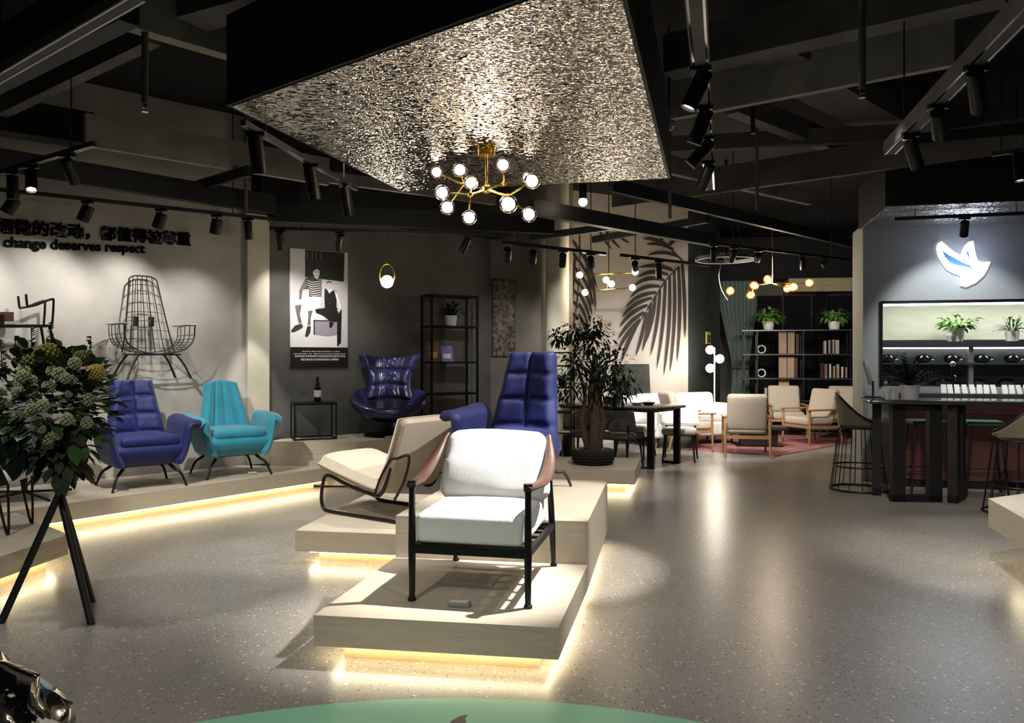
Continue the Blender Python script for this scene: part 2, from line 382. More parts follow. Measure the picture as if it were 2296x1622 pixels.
# ================================================================ hammered ceiling panels
HM = hammered('hammered_steel', (226, 216, 204), 30, 56, 1.0, .03, 1.9)
def mirrorpanel(name, label, poly, z, h, cat='ceiling panel'):
    t = thing(name, label, cat, (poly[0][0], poly[0][1], z)); o = Vector((poly[0][0], poly[0][1], 0))
    c = sum((Vector(p).to_2d() for p in poly), Vector((0, 0))) / len(poly)
    pl = [Vector((p[0], p[1])) for p in poly]
    MB().prism([p - o.to_2d() for p in [c + (q - c) * 1.02 for q in pl]], .008, h).build('casing', K['black'], t, smooth=False)
    MB().prism([p - o.to_2d() for p in pl], 0, .01).build('mirror_face', HM, t, smooth=False)
    return t
pa, pb, pc, pd, pe = [atz(*p, 3.0) for p in ((520, 240), (905, 430), (1497, 400), (1379, -60), (1357, -60))]
mirrorpanel('hammered_ceiling_panel', 'large hammered mirror ceiling panel in black casing above the white armchair', [pa, pb, pc, pd, pe], 3.0, .55)
mirrorpanel('hammered_soffit_panel', 'small hammered mirror soffit panel in front of the wall with the neon bird', [bl(-.02, -.02, 0), bl(3.0, -.02, 0), bl(3.0, -1.5, 0), bl(-.02, -1.5, 0)], 3.04, .5)
# ================================================================ display platforms
def platform(name, label, poly, top, th, inset, leds, group=None, plinth='oak2'):
    c = Vector((sum(p[0] for p in poly) / len(poly), sum(p[1] for p in poly) / len(poly)))
    t = thing(name, label, 'display platform', (c.x, c.y, 0), 0, group)
    pl = [Vector((p[0], p[1])) - c for p in poly]
    # long grain follows the first edge
    a = math.atan2(pl[1].y - pl[0].y, pl[1].x - pl[0].x)
    def put(mb, nm, m):
        o = mb.xf(Matrix.Rotation(-a, 4, 'Z')).build(nm, m, t, smooth=False); o.rotation_euler = (0, 0, a); return o
    put(MB().prism(pl, top - th, top), 'deck', K['oak'])
    def shrink(k):
        out = []
        n = len(pl)
        for i in range(n):
            p0, p1, p2 = pl[i - 1], pl[i], pl[(i + 1) % n]
            d1 = (p1 - p0).normalized(); d2 = (p2 - p1).normalized(); n1 = Vector((-d1.y, d1.x)); n2 = Vector((-d2.y, d2.x))
            if (c - c).length == 0 and (n1.dot(-p1) < 0): pass
            b = (n1 + n2); b = b / max(.2, b.dot(n1)); out.append(p1 + b * k)
        return out
    if inset > 0:
        area = sum(pl[i - 1].cross(pl[i]) for i in range(len(pl)))
        s = shrink(inset if area > 0 else -inset)
        put(MB().prism(s, 0, top - th), 'plinth', K[plinth])
        s2 = shrink((inset * .62) if area > 0 else -inset * .62)
        for i in leds:
            a2, b2 = s2[i], s2[(i + 1) % len(s2)]
            MB().bar((a2.x, a2.y, top - th - .012), (b2.x, b2.y, top - th - .012), .014, .02).build('led_strip', K['led'], t, smooth=False)
    return t
g = .24
u = Vector((math.cos(R(-9.5)), math.sin(R(-9.5)))); v = Vector((math.sin(R(11)), math.cos(R(11))))
f0, f1 = atz(703, 1380, g).to_2d(), atz(1252, 1408, g).to_2d()
b0, b1 = atz(887, 1157, .5).to_2d(), atz(1318, 1170, .5).to_2d()
platform('display_platform', 'pale oak low platform with glowing underside carrying the white armchair, nearest the camera', [f0, f1, b1 - v * .004, b0 - v * .004], g, .15, .11, (0, 1, 3))
b0, b1 = atz(887, 1157, .5).to_2d(), atz(1318, 1170, .5).to_2d()
platform('display_plinth', 'tall pale oak box plinth behind the white armchair under the navy high-back chair', [b0, b1, b1 + v * 1.62, b0 + v * 1.62], .5, .41, .11, (1,))
l0 = atz(662, 1190, g).to_2d()
platform('display_platform', 'pale oak low platform under the beige sled-base chair', [l0, l0 + u * .88, l0 + u * .88 + v * 1.62, l0 + v * 1.62 - u * .06], g, .15, .13, (0, 3))
p1, p2 = atz(170, 1127, g).to_2d(), atz(640, 1062, g).to_2d(); dd = (p2 - p1).normalized()
platform('display_platform', 'long pale oak platform with glowing edge along the slogan wall', [p1 - dd * 1.3, p2 + dd * .70, Vector((-2.80, 9.15)), wl(1.46, 0, .09).to_2d(), wl(1.44, 0, .02).to_2d(), wl(-2.2, 0, .02).to_2d()], g, .15, .12, (0,))
q = [(-2.80, 9.17), (-1.78, 9.08), (-.86, 10.28), (.2, 11.1), dw(3.25, 0, .03), dw(.12, 0, .1)]
platform('display_platform', 'raised pale oak platform in front of the charcoal wall under the leather chair', q, .52, .5, 0, ())
n0 = [atz(-40, 1262, g), atz(153, 1199, g), atz(35, 1150, g), atz(-120, 1205, g)]
platform('display_platform', 'pale oak platform at the left edge behind the flower tripod legs', n0, g, .14, .12, (0, 1))
platform('display_platform', 'low pale oak platform under the potted ficus tree', [(-.35, 9.05), (1.36, 8.8), (1.6, 9.85), (-.2, 10.15)], g, .16, .13, (0, 1))
r0 = [atz(2216, 1118, .48), atz(2330, 1182, .48), atz(2480, 1135, .48), atz(2390, 1095, .48)]
platform('display_platform', 'pale oak platform at the right edge beside the dark bar table', r0, .48, .2, .22, (0, 3))
# ================================================================ tracks and spotlights
def rail(label, p, q, z, z2=None, key=None, m='black', wd=.035, h=.035, cat='track rail', group=None, cm='chrome'):
    a, b = atz(p[0], p[1], z), atz(q[0], q[1], z2 or z); c = (a + b) / 2
    if key: RL[key] = (a, b, h)
    t = thing('track_rail', label, cat, c, 0, group)
    MB().bar(a - c, b - c, wd, h).build('channel', K[m], t, smooth=False)
    x = (b - a).normalized().cross(Vector((0, 0, 1))).normalized()
    s = MB()
    for k in (-1, 1): s.bar(a - c + x * k * wd * .36 - Vector((0, 0, h / 2)), b - c + x * k * wd * .36 - Vector((0, 0, h / 2)), wd * .12, .004)
    s.build('conductor', K[cm], t, smooth=False)
    L = (b - a).length
    for k in (.15, .85):
        pnt = a + (b - a) * k - c; MB().cyl(pnt, (pnt.x, pnt.y, 4.3 - c.z), .006, 6).build('hanger_rod', K['black'], t)
    return t
RL = {}
def onrail(key, px=None, py=None):
    a, b, h = RL[key]
    if py is not None: Y = FPX * (a.z - h / 2 - HC) / (HY - py); k = (Y - a.y) / (b.y - a.y)
    else: r = (px - CX) / FPX; k = (a.x - r * a.y) / (r * (b.y - a.y) - (b.x - a.x))
    p = a + (b - a) * k; return Vector((p.x, p.y, a.z - h / 2 + .004))
def spotlight(px, py, z, target, power, label, angle=42, ln=.19, r=.042, col=(1, .96, .905), blend=.5, group=None, spec=1.0):
    p = onrail(z, px, py) if isinstance(z, str) else atz(px, py, z); t = thing('track_spotlight', label, 'spotlight', p, 0, group)
    MB().box((0, 0, -.012), (.11, .034, .03)).build('adapter', K['blackmetal'], t, smooth=False)
    MB().cyl((0, 0, -.02), (0, 0, -.085), .009, 8).build('arm', K['blackmetal'], t)
    d = (Vector(target) - p).normalized(); c = Vector((0, 0, -.085)) + d * .02
    M = d.to_track_quat('Z', 'Y').to_matrix(); o = c - d * (ln * .35)
    MB().lathe([(.0, 0), (r * .9, 0), (r, .008), (r, ln), (r * .86, ln), (r * .8, ln - .02), (0, ln - .021)], 20, o, M).build('housing', K['blackmetal'], t)
    MB().lathe([(0, 0), (r * .74, 0), (r * .74, .003), (0, .003)], 16, o + d * (ln - .019), M).build('lens', K['lens'], t)
    if power: spot('beam', p + o + d * (ln + .01), target, power, angle, blend, col, t, .025, spec)
    return t
rail('cable tray with two bright edges crossing the upper left corner', (-40, 190), (310, -16), 3.3, m='darkbeam', wd=.09, h=.06, cat='cable tray', cm='ceramic')
rail('black track rail running along the slogan wall below a beam', (-140, 410), (614, 492), 3.0, key='lw')
rail('short black track rail at the left edge with tilted spotlights', (-80, 412), (212, 322), 3.0, key='ul')
rail('black track rail under the left edge of the hammered ceiling panel', (545, 275), (800, 424), 2.94, key='pl')
rail('black track rail to the right of the hammered panel, carrying four spotlights', (1556, -60), (1592, 420), 3.12, key='ct', m='darkbeam', wd=.10, h=.05)
rail('thick diagonal black track rail at the upper right', (2340, -32), (1996, 332), 3.0, key='dt', m='darkbeam', wd=.09, h=.09)
rail('black track rail in front of the column, left of the palm mural', (1122, 543), (1357, 569), 2.75, key='mt')
rail('black track rail across the palm mural, right piece', (1392, 572), (1590, 596), 2.75, key='mt2')
rail('black track rail in front of the charcoal wall above the poster', (604, 512), (1070, 524), 2.95, key='wd')
rail('far black track rail in front of the green curtain', (1590, 545), (1905, 583), 2.95, key='ft')
rail('short black rail at the right edge above the neon bird wall', (2225, 346), (2360, 326), 3.2, key='re')
rail('black track rail below the hammered soffit panel', (2005, 491), (2330, 477), 2.98, key='so')
LW = 'spotlights along the slogan wall'
spotlight(30, None, 'lw', wl(-1.75, 1.45), 58, 'black spotlight on the slogan wall rail, first from the left edge', 105,blend=1,ln=.15,r=.056, group=LW)
spotlight(196, None, 'lw', wl(-.85, 1.5), 50, 'black spotlight on the slogan wall rail, above the Chinese characters, second from left', 105,blend=1,ln=.15,r=.056, group=LW)
spotlight(361, None, 'lw', wl(-.05, 1.4), 54, 'black spotlight above the slogan right half, over the hanging wire chair', 100,blend=1,ln=.15,r=.056, group=LW)
spotlight(486, None, 'lw', wl(.75, 1.1), 40, 'black spotlight at the right end of the slogan wall rail, over the teal chair', 95,blend=1,ln=.15,r=.056, group=LW)
spotlight(556, None, 'lw', wl(1.60, .9, .07), 110, 'black spotlight directly above the lit pale pilaster', 26, group=LW)
spotlight(152, None, 'ul', (-3.3, 8.1, .6), 240, 'black spotlight at the far end of the short upper left rail', 46)
spotlight(70, None, 'ul', (-3.0, 5.0, .6), 30, 'black spotlight tilted sideways in the middle of the short upper left rail')
spotlight(28, None, 'ul', (-4.1, 6.6, .4), 60, 'black spotlight hanging straight at the left edge on the short upper left rail')
PL = 'spotlights under the panel edge'
spotlight(574, None, 'pl', (-1.45, 5.6, 0), 110, 'lit black spotlight under the panel left corner, largest of three', 60, ln=.24, r=.046, group=PL)
spotlight(697, None, 'pl', (-1.2, 6.6, .24), 100, 'lit black spotlight under the panel left edge, middle of three', 52, ln=.24, r=.046, group=PL)
spotlight(775, None, 'pl', (-1.1, 7.6, 0), 60, 'lit black spotlight under the panel left edge, farthest of three', 60, ln=.24, r=.046, group=PL)
CT = 'spotlights on the rail right of the panel'
spotlight(None, 150, 'ct', (-.2, 4.4, .45), 900, 'lit black spotlight nearest the camera on the rail right of the panel', 36, ln=.22, r=.046, group=CT, blend=.85)
spotlight(None, 238, 'ct', (.3, 5.6, .5), 420, 'lit black spotlight second from the camera on the rail right of the panel', 40, ln=.22, r=.046, group=CT)
spotlight(None, 306, 'ct', (-1.1, 6.4, .4), 260, 'lit black spotlight third from the camera on the rail right of the panel', 36, ln=.22, r=.046, group=CT)
spotlight(None, 362, 'ct', (.9, 9.2, .3), 150, 'lit black spotlight farthest along the rail right of the panel', 40, ln=.22, r=.046, group=CT)
DT = 'spotlights on the thick diagonal rail'
spotlight(2188, None, 'dt', (3.9, 5.9, .48), 200, 'black spotlight nearest the camera on the thick diagonal rail', 60, ln=.22, group=DT)
spotlight(2104, None, 'dt', (4.7, 8.2, 1.0), 80, 'black spotlight in the middle of the thick diagonal rail', 40, ln=.22, group=DT)
spotlight(2042, None, 'dt', (4.4, 6.6, 0), 40, 'black spotlight at the far end of the thick diagonal rail', 60, ln=.22, group=DT)
spotlight(2284, None, 're', (4.15, 6.1, .3), 90, 'lit black spotlight at the right edge above the neon bird wall', 60, ln=.22)
spotlight(2163, None, 'so', bl(1.0, 0, 1.75), 48, 'black spotlight hanging in front of the hammered soffit over the neon bird', 84, ln=.17, col=(.92, .97, 1))
WD = 'spotlights above the charcoal wall'
spotlight(628, None, 'wd', dw(.35, 1.6), 34, 'black spotlight above the left edge of the poster', 95,blend=1, group=WD)
spotlight(763, None, 'wd', dw(.75, 1.7), 34, 'black spotlight above the right edge of the poster', 80,blend=1, group=WD)
spotlight(1046, None, 'wd', (-1.55, 10.2, .9), 120, 'black spotlight above the black shelf rack', 26, group=WD)
spotlight(1138, None, 'mt', dw(3.6, 1.2), 40, 'black spotlight above the ringed artwork', 50, group=WD)
MT = 'spotlights in front of the palm mural'
spotlight(1195, None, 'mt', (.2, 11.9, 1.0), 50, 'tilted black spotlight left of the column', 46, group=MT)
spotlight(1262, None, 'mt', (.66, 11.5, 1.2), 30, 'black spotlight in front of the pale column', 40, group=MT)
spotlight(1325, None, 'mt', (1.6, 13.7, 1.0), 60, 'tilted black spotlight in front of the palm mural, right of the column', 60, group=MT)
spotlight(1424, None, 'mt2', (2.35, 14.1, 1.45), 170, 'black spotlight in the middle of the palm mural', 40, group=MT)
spotlight(1477, None, 'mt2', (2.2, 11.3, .7), 120, 'small black spotlight above the right part of the palm mural', 60, group=MT)
FT = 'spotlights on the far rail'
for px, tx, pw, lb in ((1600, (3.2, 13.0, .4), 260, 'far black spotlight above the ring pendant, first on the far rail'), (1645, (2.9, 13.8, .5), 220, 'far black spotlight behind the ring pendant'),
                       (1700, (4.5, 16.6, 1.2), 160, 'far black spotlight above the green curtain'), (1800, (5.2, 14.2, .3), 150, 'far lit black spotlight above the shelving unit'),
                       (1848, (7.0, 17.7, 2.2), 160, 'far black spotlight near the right end of the far rail')):
    spotlight(px, None, 'ft', tx, pw, lb, 64, group=FT)
# bright small pendant spot turned to the camera
t = thing('ceiling_downlight', 'small bright downlight hanging behind the panel right of the brass chandelier', 'spotlight', atd(1307, 440, 8.2))
MB().cyl((0, 0, .12), (0, 0, -.03), .04, 16).build('housing', K['blackmetal'], t)
MB().cyl((0, 0, .12), (0, 0, 4.3 - t.location.z), .006, 6).build('hanger_rod', K['black'], t)
MB().ball((0, 0, -.06), .045, 16).build('bulb', K['bulb'], t)
# sprinklers on drop pipes, dome sensor
def sprinkler(px, py, z, label):
    t = thing('ceiling_sprinkler', label, 'sprinkler', atz(px, py, z))
    MB().cyl((0, 0, .04), (0, 0, 4.3 - z), .022, 10).build('pipe', K['darkbeam'], t)
    MB().lathe([(.012, .05), (.012, .01), (.005, .008), (.005, -.01), (.022, -.012), (.022, -.016), (0, -.016)], 12).build('spray_head', K['chrome'], t)
sprinkler(325, 246, 3.1, 'sprinkler on a black drop pipe at the upper left')
sprinkler(1933, 214, 3.1, 'sprinkler on a black drop pipe at the upper right')
t = thing('dome_sensor', 'small glossy dome sensor right of the hammered ceiling panel', 'sensor', atz(1500, 285, 3.45))
MB().lathe([(.05, .05), (.05, .01), (.042, 0), (.03, -.025), (0, -.04)], 16).build('dome', K['chrome'], t); MB().cyl((0, 0, .05), (0, 0, .85), .01, 8).build('stem', K['black'], t)
t = tag(MB().cyl(atz(1688, 300, 3.4), atz(1688, 300, 3.4) + Vector((0, 0, .85)), .02, 8).build('hanger_pipe', K['black']), 'thin black hanger pipe right of the hammered panel', 'pipe')
for px, py, z, lb in ((551, 478, 3.0, 'thin black drop rod above the pilaster'), (1502, 490, 3.0, 'black drop rod above the palm mural'), (1697, 470, 3.0, 'black drop rod above the green curtain')):
    p = atz(px, py, z); tag(MB().cyl(p, (p.x, p.y, 4.3), .018, 8).build('drop_rod', K['darkbeam']), lb, 'rod')
# ================================================================ white armchair with walnut arms (nearest the camera)
def leg(t, pts, r, m='blackmetal', n=10, nm='leg'): return MB().tube(pts, r, n).build(nm, K[m], t)
def white_armchair():
    t = thing('lounge_armchair', 'white boucle armchair with thin black frame and walnut arms on the nearest platform', 'armchair', (-.135, 4.43, .24), R(-12))
    X = .305
    for s in (-1, 1):
        leg(t, [(s * X, -.40, 0), (s * X, -.40, .27), (s * X, -.40, .60)], [.015, .02, .016])
        MB().lathe([(.022, 0), (.022, .012), (.015, .02)], 14, (s * X, -.40, 0)).build('foot', K['blackmetal'], t)
        leg(t, [(s * X, .42, 0), (s * X, .36, .25), (s * X * .98, .27, .67)], [.013, .02, .014])
        MB().lathe([(.02, 0), (.02, .012), (.014, .02)], 14, (s * X, .42, 0)).build('foot', K['blackmetal'], t)
        # arm: leaves the front leg level, dips and sweeps up the back
        pts = smoothpath([(s * (X + .005), -.43, .60), (s * (X + .02), -.30, .595), (s * (X + .035), -.12, .60), (s * (X + .035), .06, .66), (s * (X + .015), .19, .75), (s * X, .25, .80)], 6)
        a = MB(); n = len(pts)
        for i, p in enumerate(pts):
            k = i / (n - 1); wv = .016 + .022 * math.sin(PI * min(1, k * 1.15)); hv = .013 + .004 * math.sin(PI * k)
            tg = (pts[min(i + 1, n - 1)] - pts[max(i - 1, 0)]).normalized(); up = Vector((1, 0, 0)).cross(tg)
            if up.z < 0: up = -up
            for q in range(10):
                an = 2 * PI * q / 10; a.v.append(p + Vector((1, 0, 0)) * wv * math.cos(an) + up * hv * math.sin(an))
        for i in range(n - 1): a.f += [(i * 10 + q, i * 10 + (q + 1) % 10, i * 10 + 10 + (q + 1) % 10, i * 10 + 10 + q) for q in range(10)]
        a.f += [tuple(range(9, -1, -1)), tuple((n - 1) * 10 + q for q in range(10))]
        a.build('armrest', K['walnut'], t)
        MB().cyl((s * X, -.40, .585), (s * X, -.40, .622), .024, 16).build('leg_cap', K['blackmetal'], t)
    f = MB()
    f.bar((-X, -.40, .27), (X, -.40, .27), .03, .045).bar((-X, .355, .25), (X, .355, .25), .03, .04)
    for s in (-1, 1): f.bar((s * X, -.40, .27), (s * X, .355, .255), .026, .04)
    for i in range(5): f.bar((-X, -.25 + i * .13, .262), (X, -.25 + i * .13, .262), .03, .012)
    f.bar((-X * .95, .27, .64), (X * .95, .27, .64), .02, .03)
    f.build('seat_frame', K['blackmetal'], t, smooth=False, bevel=.004)
    MB().rbox((0, -.06, .375), (.575, .70, .155), .035, 16, lambda p: (p.x + .004 * noise.noise(p * 9), p.y + .006 * noise.noise(p * 7 + Vector((3, 0, 0))), p.z + (.016 * (1 - (p.x / .29) ** 2) * (1 - (p.y / .36) ** 2) if p.z > 0 else 0))).build('seat_cushion', K['white'], t)
    def bc(p):
        k = (1 - min(1, (p.x / .31) ** 2)) * (1 - min(1, (p.z / .22) ** 2))
        y = p.y * (1 + .5 * k); z = p.z + .012 * noise.noise(Vector((p.x * 4, 0, p.z * 4))) - .02 * (abs(p.x) / .31) ** 3 * (1 if p.z > 0 else -1)
        return (p.x * (1 - .05 * (p.z / .22)), y + .02 * noise.noise(p * 5), z)
    Mx = Matrix.Rotation(R(-20), 3, 'X')
    MB().rbox((0, .205, .625), (.63, .15, .43), .07, 16, bc, Mx).build('back_cushion', K['white'], t)
    return t
white_armchair()
def price_stand(loc, rz, label, s=1.0):
    t = thing('price_card_stand', label, 'price stand', loc, rz)
    MB().rbox((0, 0, .012 * s), (.11 * s, .05 * s, .024 * s), .004, 4).build('base', K['acrylic'], t)
    MB().box((0, -.002, .026 * s), (.09 * s, .034 * s, .003)).build('card', K['paper'], t, smooth=False)
    return t
price_stand(atz(1030, 1360, .24), R(-8), 'small clear price card stand in front of the white armchair')
price_stand(atz(566, 1064, .24), R(30), 'small white price card in front of the teal armchair', .9)
price_stand(atz(872, 983, .52), R(0), 'small white price card below the leather swivel chair', .9)
# ================================================================ beige sled-base lounge chair
def sled_chair():
    t = thing('sled_lounge_chair', 'beige linen lounge chair on dark looping sled tubes behind the white armchair', 'lounge chair', (-.99, 6.42, .24), R(-125))
    prof = smoothpath([(-.50, .40), (-.25, .335), (.05, .265), (.17, .25), (.23, .31), (.33, .55), (.42, .80)], 8)
    L = [0]
    for i in range(1, len(prof)): L.append(L[-1] + (prof[i] - prof[i - 1]).length)
    def at(v):
        d = v * L[-1]
        for i in range(1, len(L)):
            if L[i] >= d - 1e-9:
                k = (d - L[i - 1]) / max(1e-9, L[i] - L[i - 1]); return prof[i - 1] * (1 - k) + prof[i] * k
        return prof[-1]
    def P0(u, v): p = at(v); return Vector(((u - .5) * .66, p.x, p.y))
    def th(u, v):
        k = 1 if v < .52 else .8
        if .50 < v < .58: k *= .75
        return (.058 + .034 * (1 - (2 * u - 1) ** 4)) * k + .006 * noise.noise(Vector((u * 5, v * 9, 1)))
    MB().pad(P0, 18, 44, th, lambda u, v: .042, .06, .07, .035).build('cushion', K['beige'], t)
    b = MB()
    for s in (0, 1):
        b.tube([P0(s, .01 + .98 * k / 40) for k in range(41)], .008, 6)
    for v_ in (.005, .995): b.tube([P0(k / 10, v_) for k in range(11)], .008, 6)
    b.build('piping', mat('piping_tan', (160, 146, 122), .9), t)
    for s in (-1, 1):
        x = s * .30
        pts = smoothpath([(x, .30, .42), (x, .20, .21), (x, .05, .205), (x, -.18, .25), (x, -.36, .30), (x, -.43, .285), (x, -.46, .20), (x, -.47, .10), (x, -.44, .03), (x, -.36, .014), (x, -.1, .014), (x, .38, .014)], 7)
        MB().tube(pts, .0145, 10).build('sled_leg', K['darktube'], t)
        y = s * .335
        MB().tube(smoothpath([(y, .16, .20), (y, .24, .36), (y, .33, .48), (y, .40, .50), (y * .95, .50, .52), (y * .9, .44, .34), (y * .9, .34, .18)], 6), .011, 8).build('arm_tube', K['darktube'], t)
    MB().tube([(-.30, .38, .014), (.30, .38, .014)], .0145, 10).build('cross_tube', K['darktube'], t)
K['darktube'] = mat('bronze_tube', (52, 42, 36), .3, .6)
sled_chair()
# ================================================================ velvet shell armchairs
def shell_chair(name, label, m, loc, rz, kind='quilt', tw=.70, arms=(-1, 1), H=1.02, seatz=.42, legm='blackmetal', arm_h=.60, group=None):
    t = thing(name, label, 'armchair', loc, rz, group); q = kind == 'quilt'
    wb, wt = (.60, .38) if q else (.66, .34)
    def Pb(u, v):
        ww = wb + (wt - wb) * (v ** .9 if q else v ** .8)
        x = (u - .5) * ww; c = (2 * u - 1) ** 2
        return Vector((x, .16 + .20 * v - .085 * c * (1 - .3 * v), seatz - .10 + (H - seatz + .10 - (0 if q else .025 * c)) * v))
    def tf(u, v):
        if q:
            a = abs(2 * ((u * 2) % 1) - 1); b = abs(2 * ((v * 4 - .05) % 1) - 1)
            return .035 + .035 * (1 - a ** 6) * (1 - b ** 6) + .004 * noise.noise(Vector((u * 9, v * 14, 2)))
        uu = (u - .5) * 1.0 + .5
        a = abs(2 * ((uu * 4) % 1) - 1); return .04 + .026 * (1 - a ** 5)
    MB().pad(Pb, 32, 44, tf, lambda u, v: .045, .07, .05, .04).build('backrest', K[m], t)
    # tub base
    def df(p):
        k = (p.z + .11) / .22; s = .80 + .20 * min(1, k * 1.6)
        return (p.x * s, p.y * s, p.z - .02 * (abs(p.x) / .36) * 0)
    MB().rbox((0, -.01, seatz - .09), (tw, .66, .22), .09, 12, df).build('tub', K[m], t)
    MB().rbox((0, -.05, seatz + .035), (.54, .56, .10), .045, 14, lambda p: (p.x * (1 - .10 * (p.y + .28) / .56), p.y, p.z + (.022 * (1 - (p.x / .27) ** 2) * (1 - (p.y / .28) ** 2) if p.z > 0 else 0))).build('seat_cushion', K[m], t)
    for s in arms:
        def Pa(u, v, s=s):
            y = .28 - .63 * u
            k = min(1, v / .70); fl = max(0, (v - .62) / .38); fl = fl * fl * (3 - 2 * fl)
            z = seatz - .20 + (arm_h - seatz + .19) * k + .012 * math.sin(PI * fl)
            x = .245 + .105 * math.sin(k * PI / 2) ** .8 + (.115 if q else .13) * fl * (1 if q else (.45 + .55 * math.sin(PI * min(1, .05 + u * .9))))
            z += .04 * (1 - u) ** 2 * k - (0 if q else .05 * (2 * u - 1) ** 2 * fl)
            return Vector((s * x, y, z))
        MB().pad(Pa, 22, 26, .04, .04, .1, .10, .08).build('arm', K[m], t)
    for sx in (-1, 1):
        for sy in (-1, 1):
            pts = smoothpath([(sx * .17, sy * .16, seatz - .16), (sx * .235, sy * .21, seatz - .24), (sx * .29, sy * .26, seatz * .3), (sx * .335, sy * .295, 0)], 5)
            n = len(pts); leg(t, pts, [.019 - .009 * i / (n - 1) for i in range(n)], legm)
    MB().box((0, 0, seatz - .195), (.42, .40, .025)).build('base_plate', K['blackmetal'], t, smooth=False)
    return t
shell_chair('velvet_armchair', 'navy velvet quilted armchair on splayed black legs beside the flower stand', 'navy', (-3.62, 7.75, .24), R(41))
shell_chair('velvet_armchair', 'teal velvet channel-back armchair on splayed black legs near the pilaster', 'teal', (-3.02, 8.52, .24), R(38), 'channel', H=1.0)
shell_chair('high_back_armchair', 'navy quilted high-back chair standing on the tall plinth behind the white armchair', 'navy', (.03, 5.98, .5), R(-24), 'quilt', tw=.56, seatz=.36, arms=(-1,), H=1.04, legm='walnut', arm_h=.56)
K['sage'] = mat('sage_fabric', (128, 142, 138), .9, sheen=.3, bump=.3, bs=120)
# ================================================================ indigo leather swivel chair
def swivel():
    t = thing('swivel_lounge_chair', 'indigo leather swivel chair with winged back on a black disc base', 'lounge chair', (-1.53, 9.85, .52), R(6))
    MB().lathe([(0, 0), (.30, 0), (.31, .015), (.29, .03), (.06, .045), (.04, .06), (0, .06)], 36).build('disc_base', K['blackmetal'], t)
    MB().cyl((0, 0, .04), (0, 0, .24), .035, 16).build('pole', K['blackmetal'], t)
    # bowl under the seat
    b = MB(); b.lathe([(0, .17), (.16, .175), (.30, .23), (.41, .32), (.455, .41), (.44, .44), (.38, .43), (0, .42)], 40)
    for p in b.v: p.y *= .86; p.z += .26 * p.y * max(0, (p.z - .2) / .25)
    b.build('shell', K['blackleather'], t)
    s = MB(); s.lathe([(0, .395), (.20, .40), (.32, .425), (.39, .465), (.44, .47), (.475, .445), (.48, .40), (.455, .36), (.38, .34), (.2, .34), (0, .34)], 48)
    for p in s.v:
        p.y *= .88; p.z += .05 * abs(p.x / .47) ** 2 - .03 * (1 if p.y < -.25 else 0) * 0
        p.z += .004 * noise.noise(p * 12) + .30 * p.y
    s.build('seat', K['leather'], t)
    def Pb(u, v):
        wv = [(0, .56), (.30, .50), (.45, .50), (.62, .53), (.80, .66), (1, .78)]
        for (a, x), (c, y) in zip(wv, wv[1:]):
            if a <= v <= c: k = (v - a) / (c - a); k = k * k * (3 - 2 * k); ww = x + (y - x) * k; break
        c = (2 * u - 1) ** 2
        return Vector(((u - .5) * ww, .20 + .24 * v - .16 * c * (1 if v < .6 else 1 + .4 * (v - .6)), .44 + .52 * v + (.05 * c * max(0, v - .7) / .3)))
    def tf(u, v):
        a = abs(2 * ((v * 3) % 1) - 1); c = abs(2 * u - 1)
        w_ = .012 * math.sin(u * 70 + 3 * noise.noise(Vector((u * 4, v * 5, 0)))) * max(0, 1 - (c / .55) ** 4)
        return .04 + .03 * (1 - a ** 6) + w_ * (1 - a ** 4) - .014 * math.exp(-((c - .62) / .05) ** 2)
    MB().pad(Pb, 60, 40, tf, lambda u, v: .04, .06, .04, .05).build('backrest', K['leather'], t)
K['blackleather'] = mat('black_leather', (22, 23, 34), .3, coat=.2)
swivel()
# ================================================================ side table, bottle, wine glass
def side_table():
    a, b, c = atz(660, 985, .52), atz(706, 994, .52), atz(769, 979, .52)
    rz = R(22); ctr = Vector((-2.37, 9.48, .52)); t = thing('side_table', 'small black wire-frame side table under the poster', 'side table', ctr, rz)
    W, D, H = .50, .36, .43
    for sx in (-1, 1):
        for sy in (-1, 1): MB().box((sx * (W / 2 - .01), sy * (D / 2 - .01), H / 2), (.018, .018, H)).build('leg', K['blackmetal'], t, smooth=False)
    f = MB()
    for z in (.01, H - .012):
        for s in (-1, 1): f.box((0, s * (D / 2 - .01), z), (W, .018, .018)); f.box((s * (W / 2 - .01), 0, z), (.018, D, .018))
    f.build('rail', K['blackmetal'], t, smooth=False)
    MB().box((0, 0, H + .004), (W, D, .016)).build('tabletop', K['black'], t, smooth=False)
    top = .52 + H + .012
    b = thing('wine_bottle', 'dark wine bottle with white label on the small black side table', 'bottle', (ctr.x + .06, ctr.y - .05, top))
    MB().lathe([(0, 0), (.036, 0), (.040, .006), (.040, .17), (.036, .195), (.018, .225), (.014, .25), (.014, .285), (.016, .287), (.016, .295), (0, .295)], 24).build('bottle', mat('bottle_glass', (16, 18, 16), .08, coat=.5), b)
    MB().lathe([(.0408, .06), (.0408, .14)], 24).build('paper_label', K['paper'], b)
    MB().lathe([(.0165, .235), (.0165, .298), (0, .298)], 16).build('capsule', mat('foil_dark', (40, 36, 34), .3, .6), b)
    g_ = thing('wine_glass', 'stemmed wine glass beside the bottle on the small black side table', 'glass', (ctr.x - .10, ctr.y - .06, top))
    MB().lathe([(0, 0), (.032, 0), (.032, .003), (.005, .006), (.004, .07), (.012, .078), (.032, .10), (.037, .13), (.031, .165), (.029, .165), (.035, .13), (.03, .102), (.0, .08)], 24).build('bowl', K['glass'], g_)
side_table()
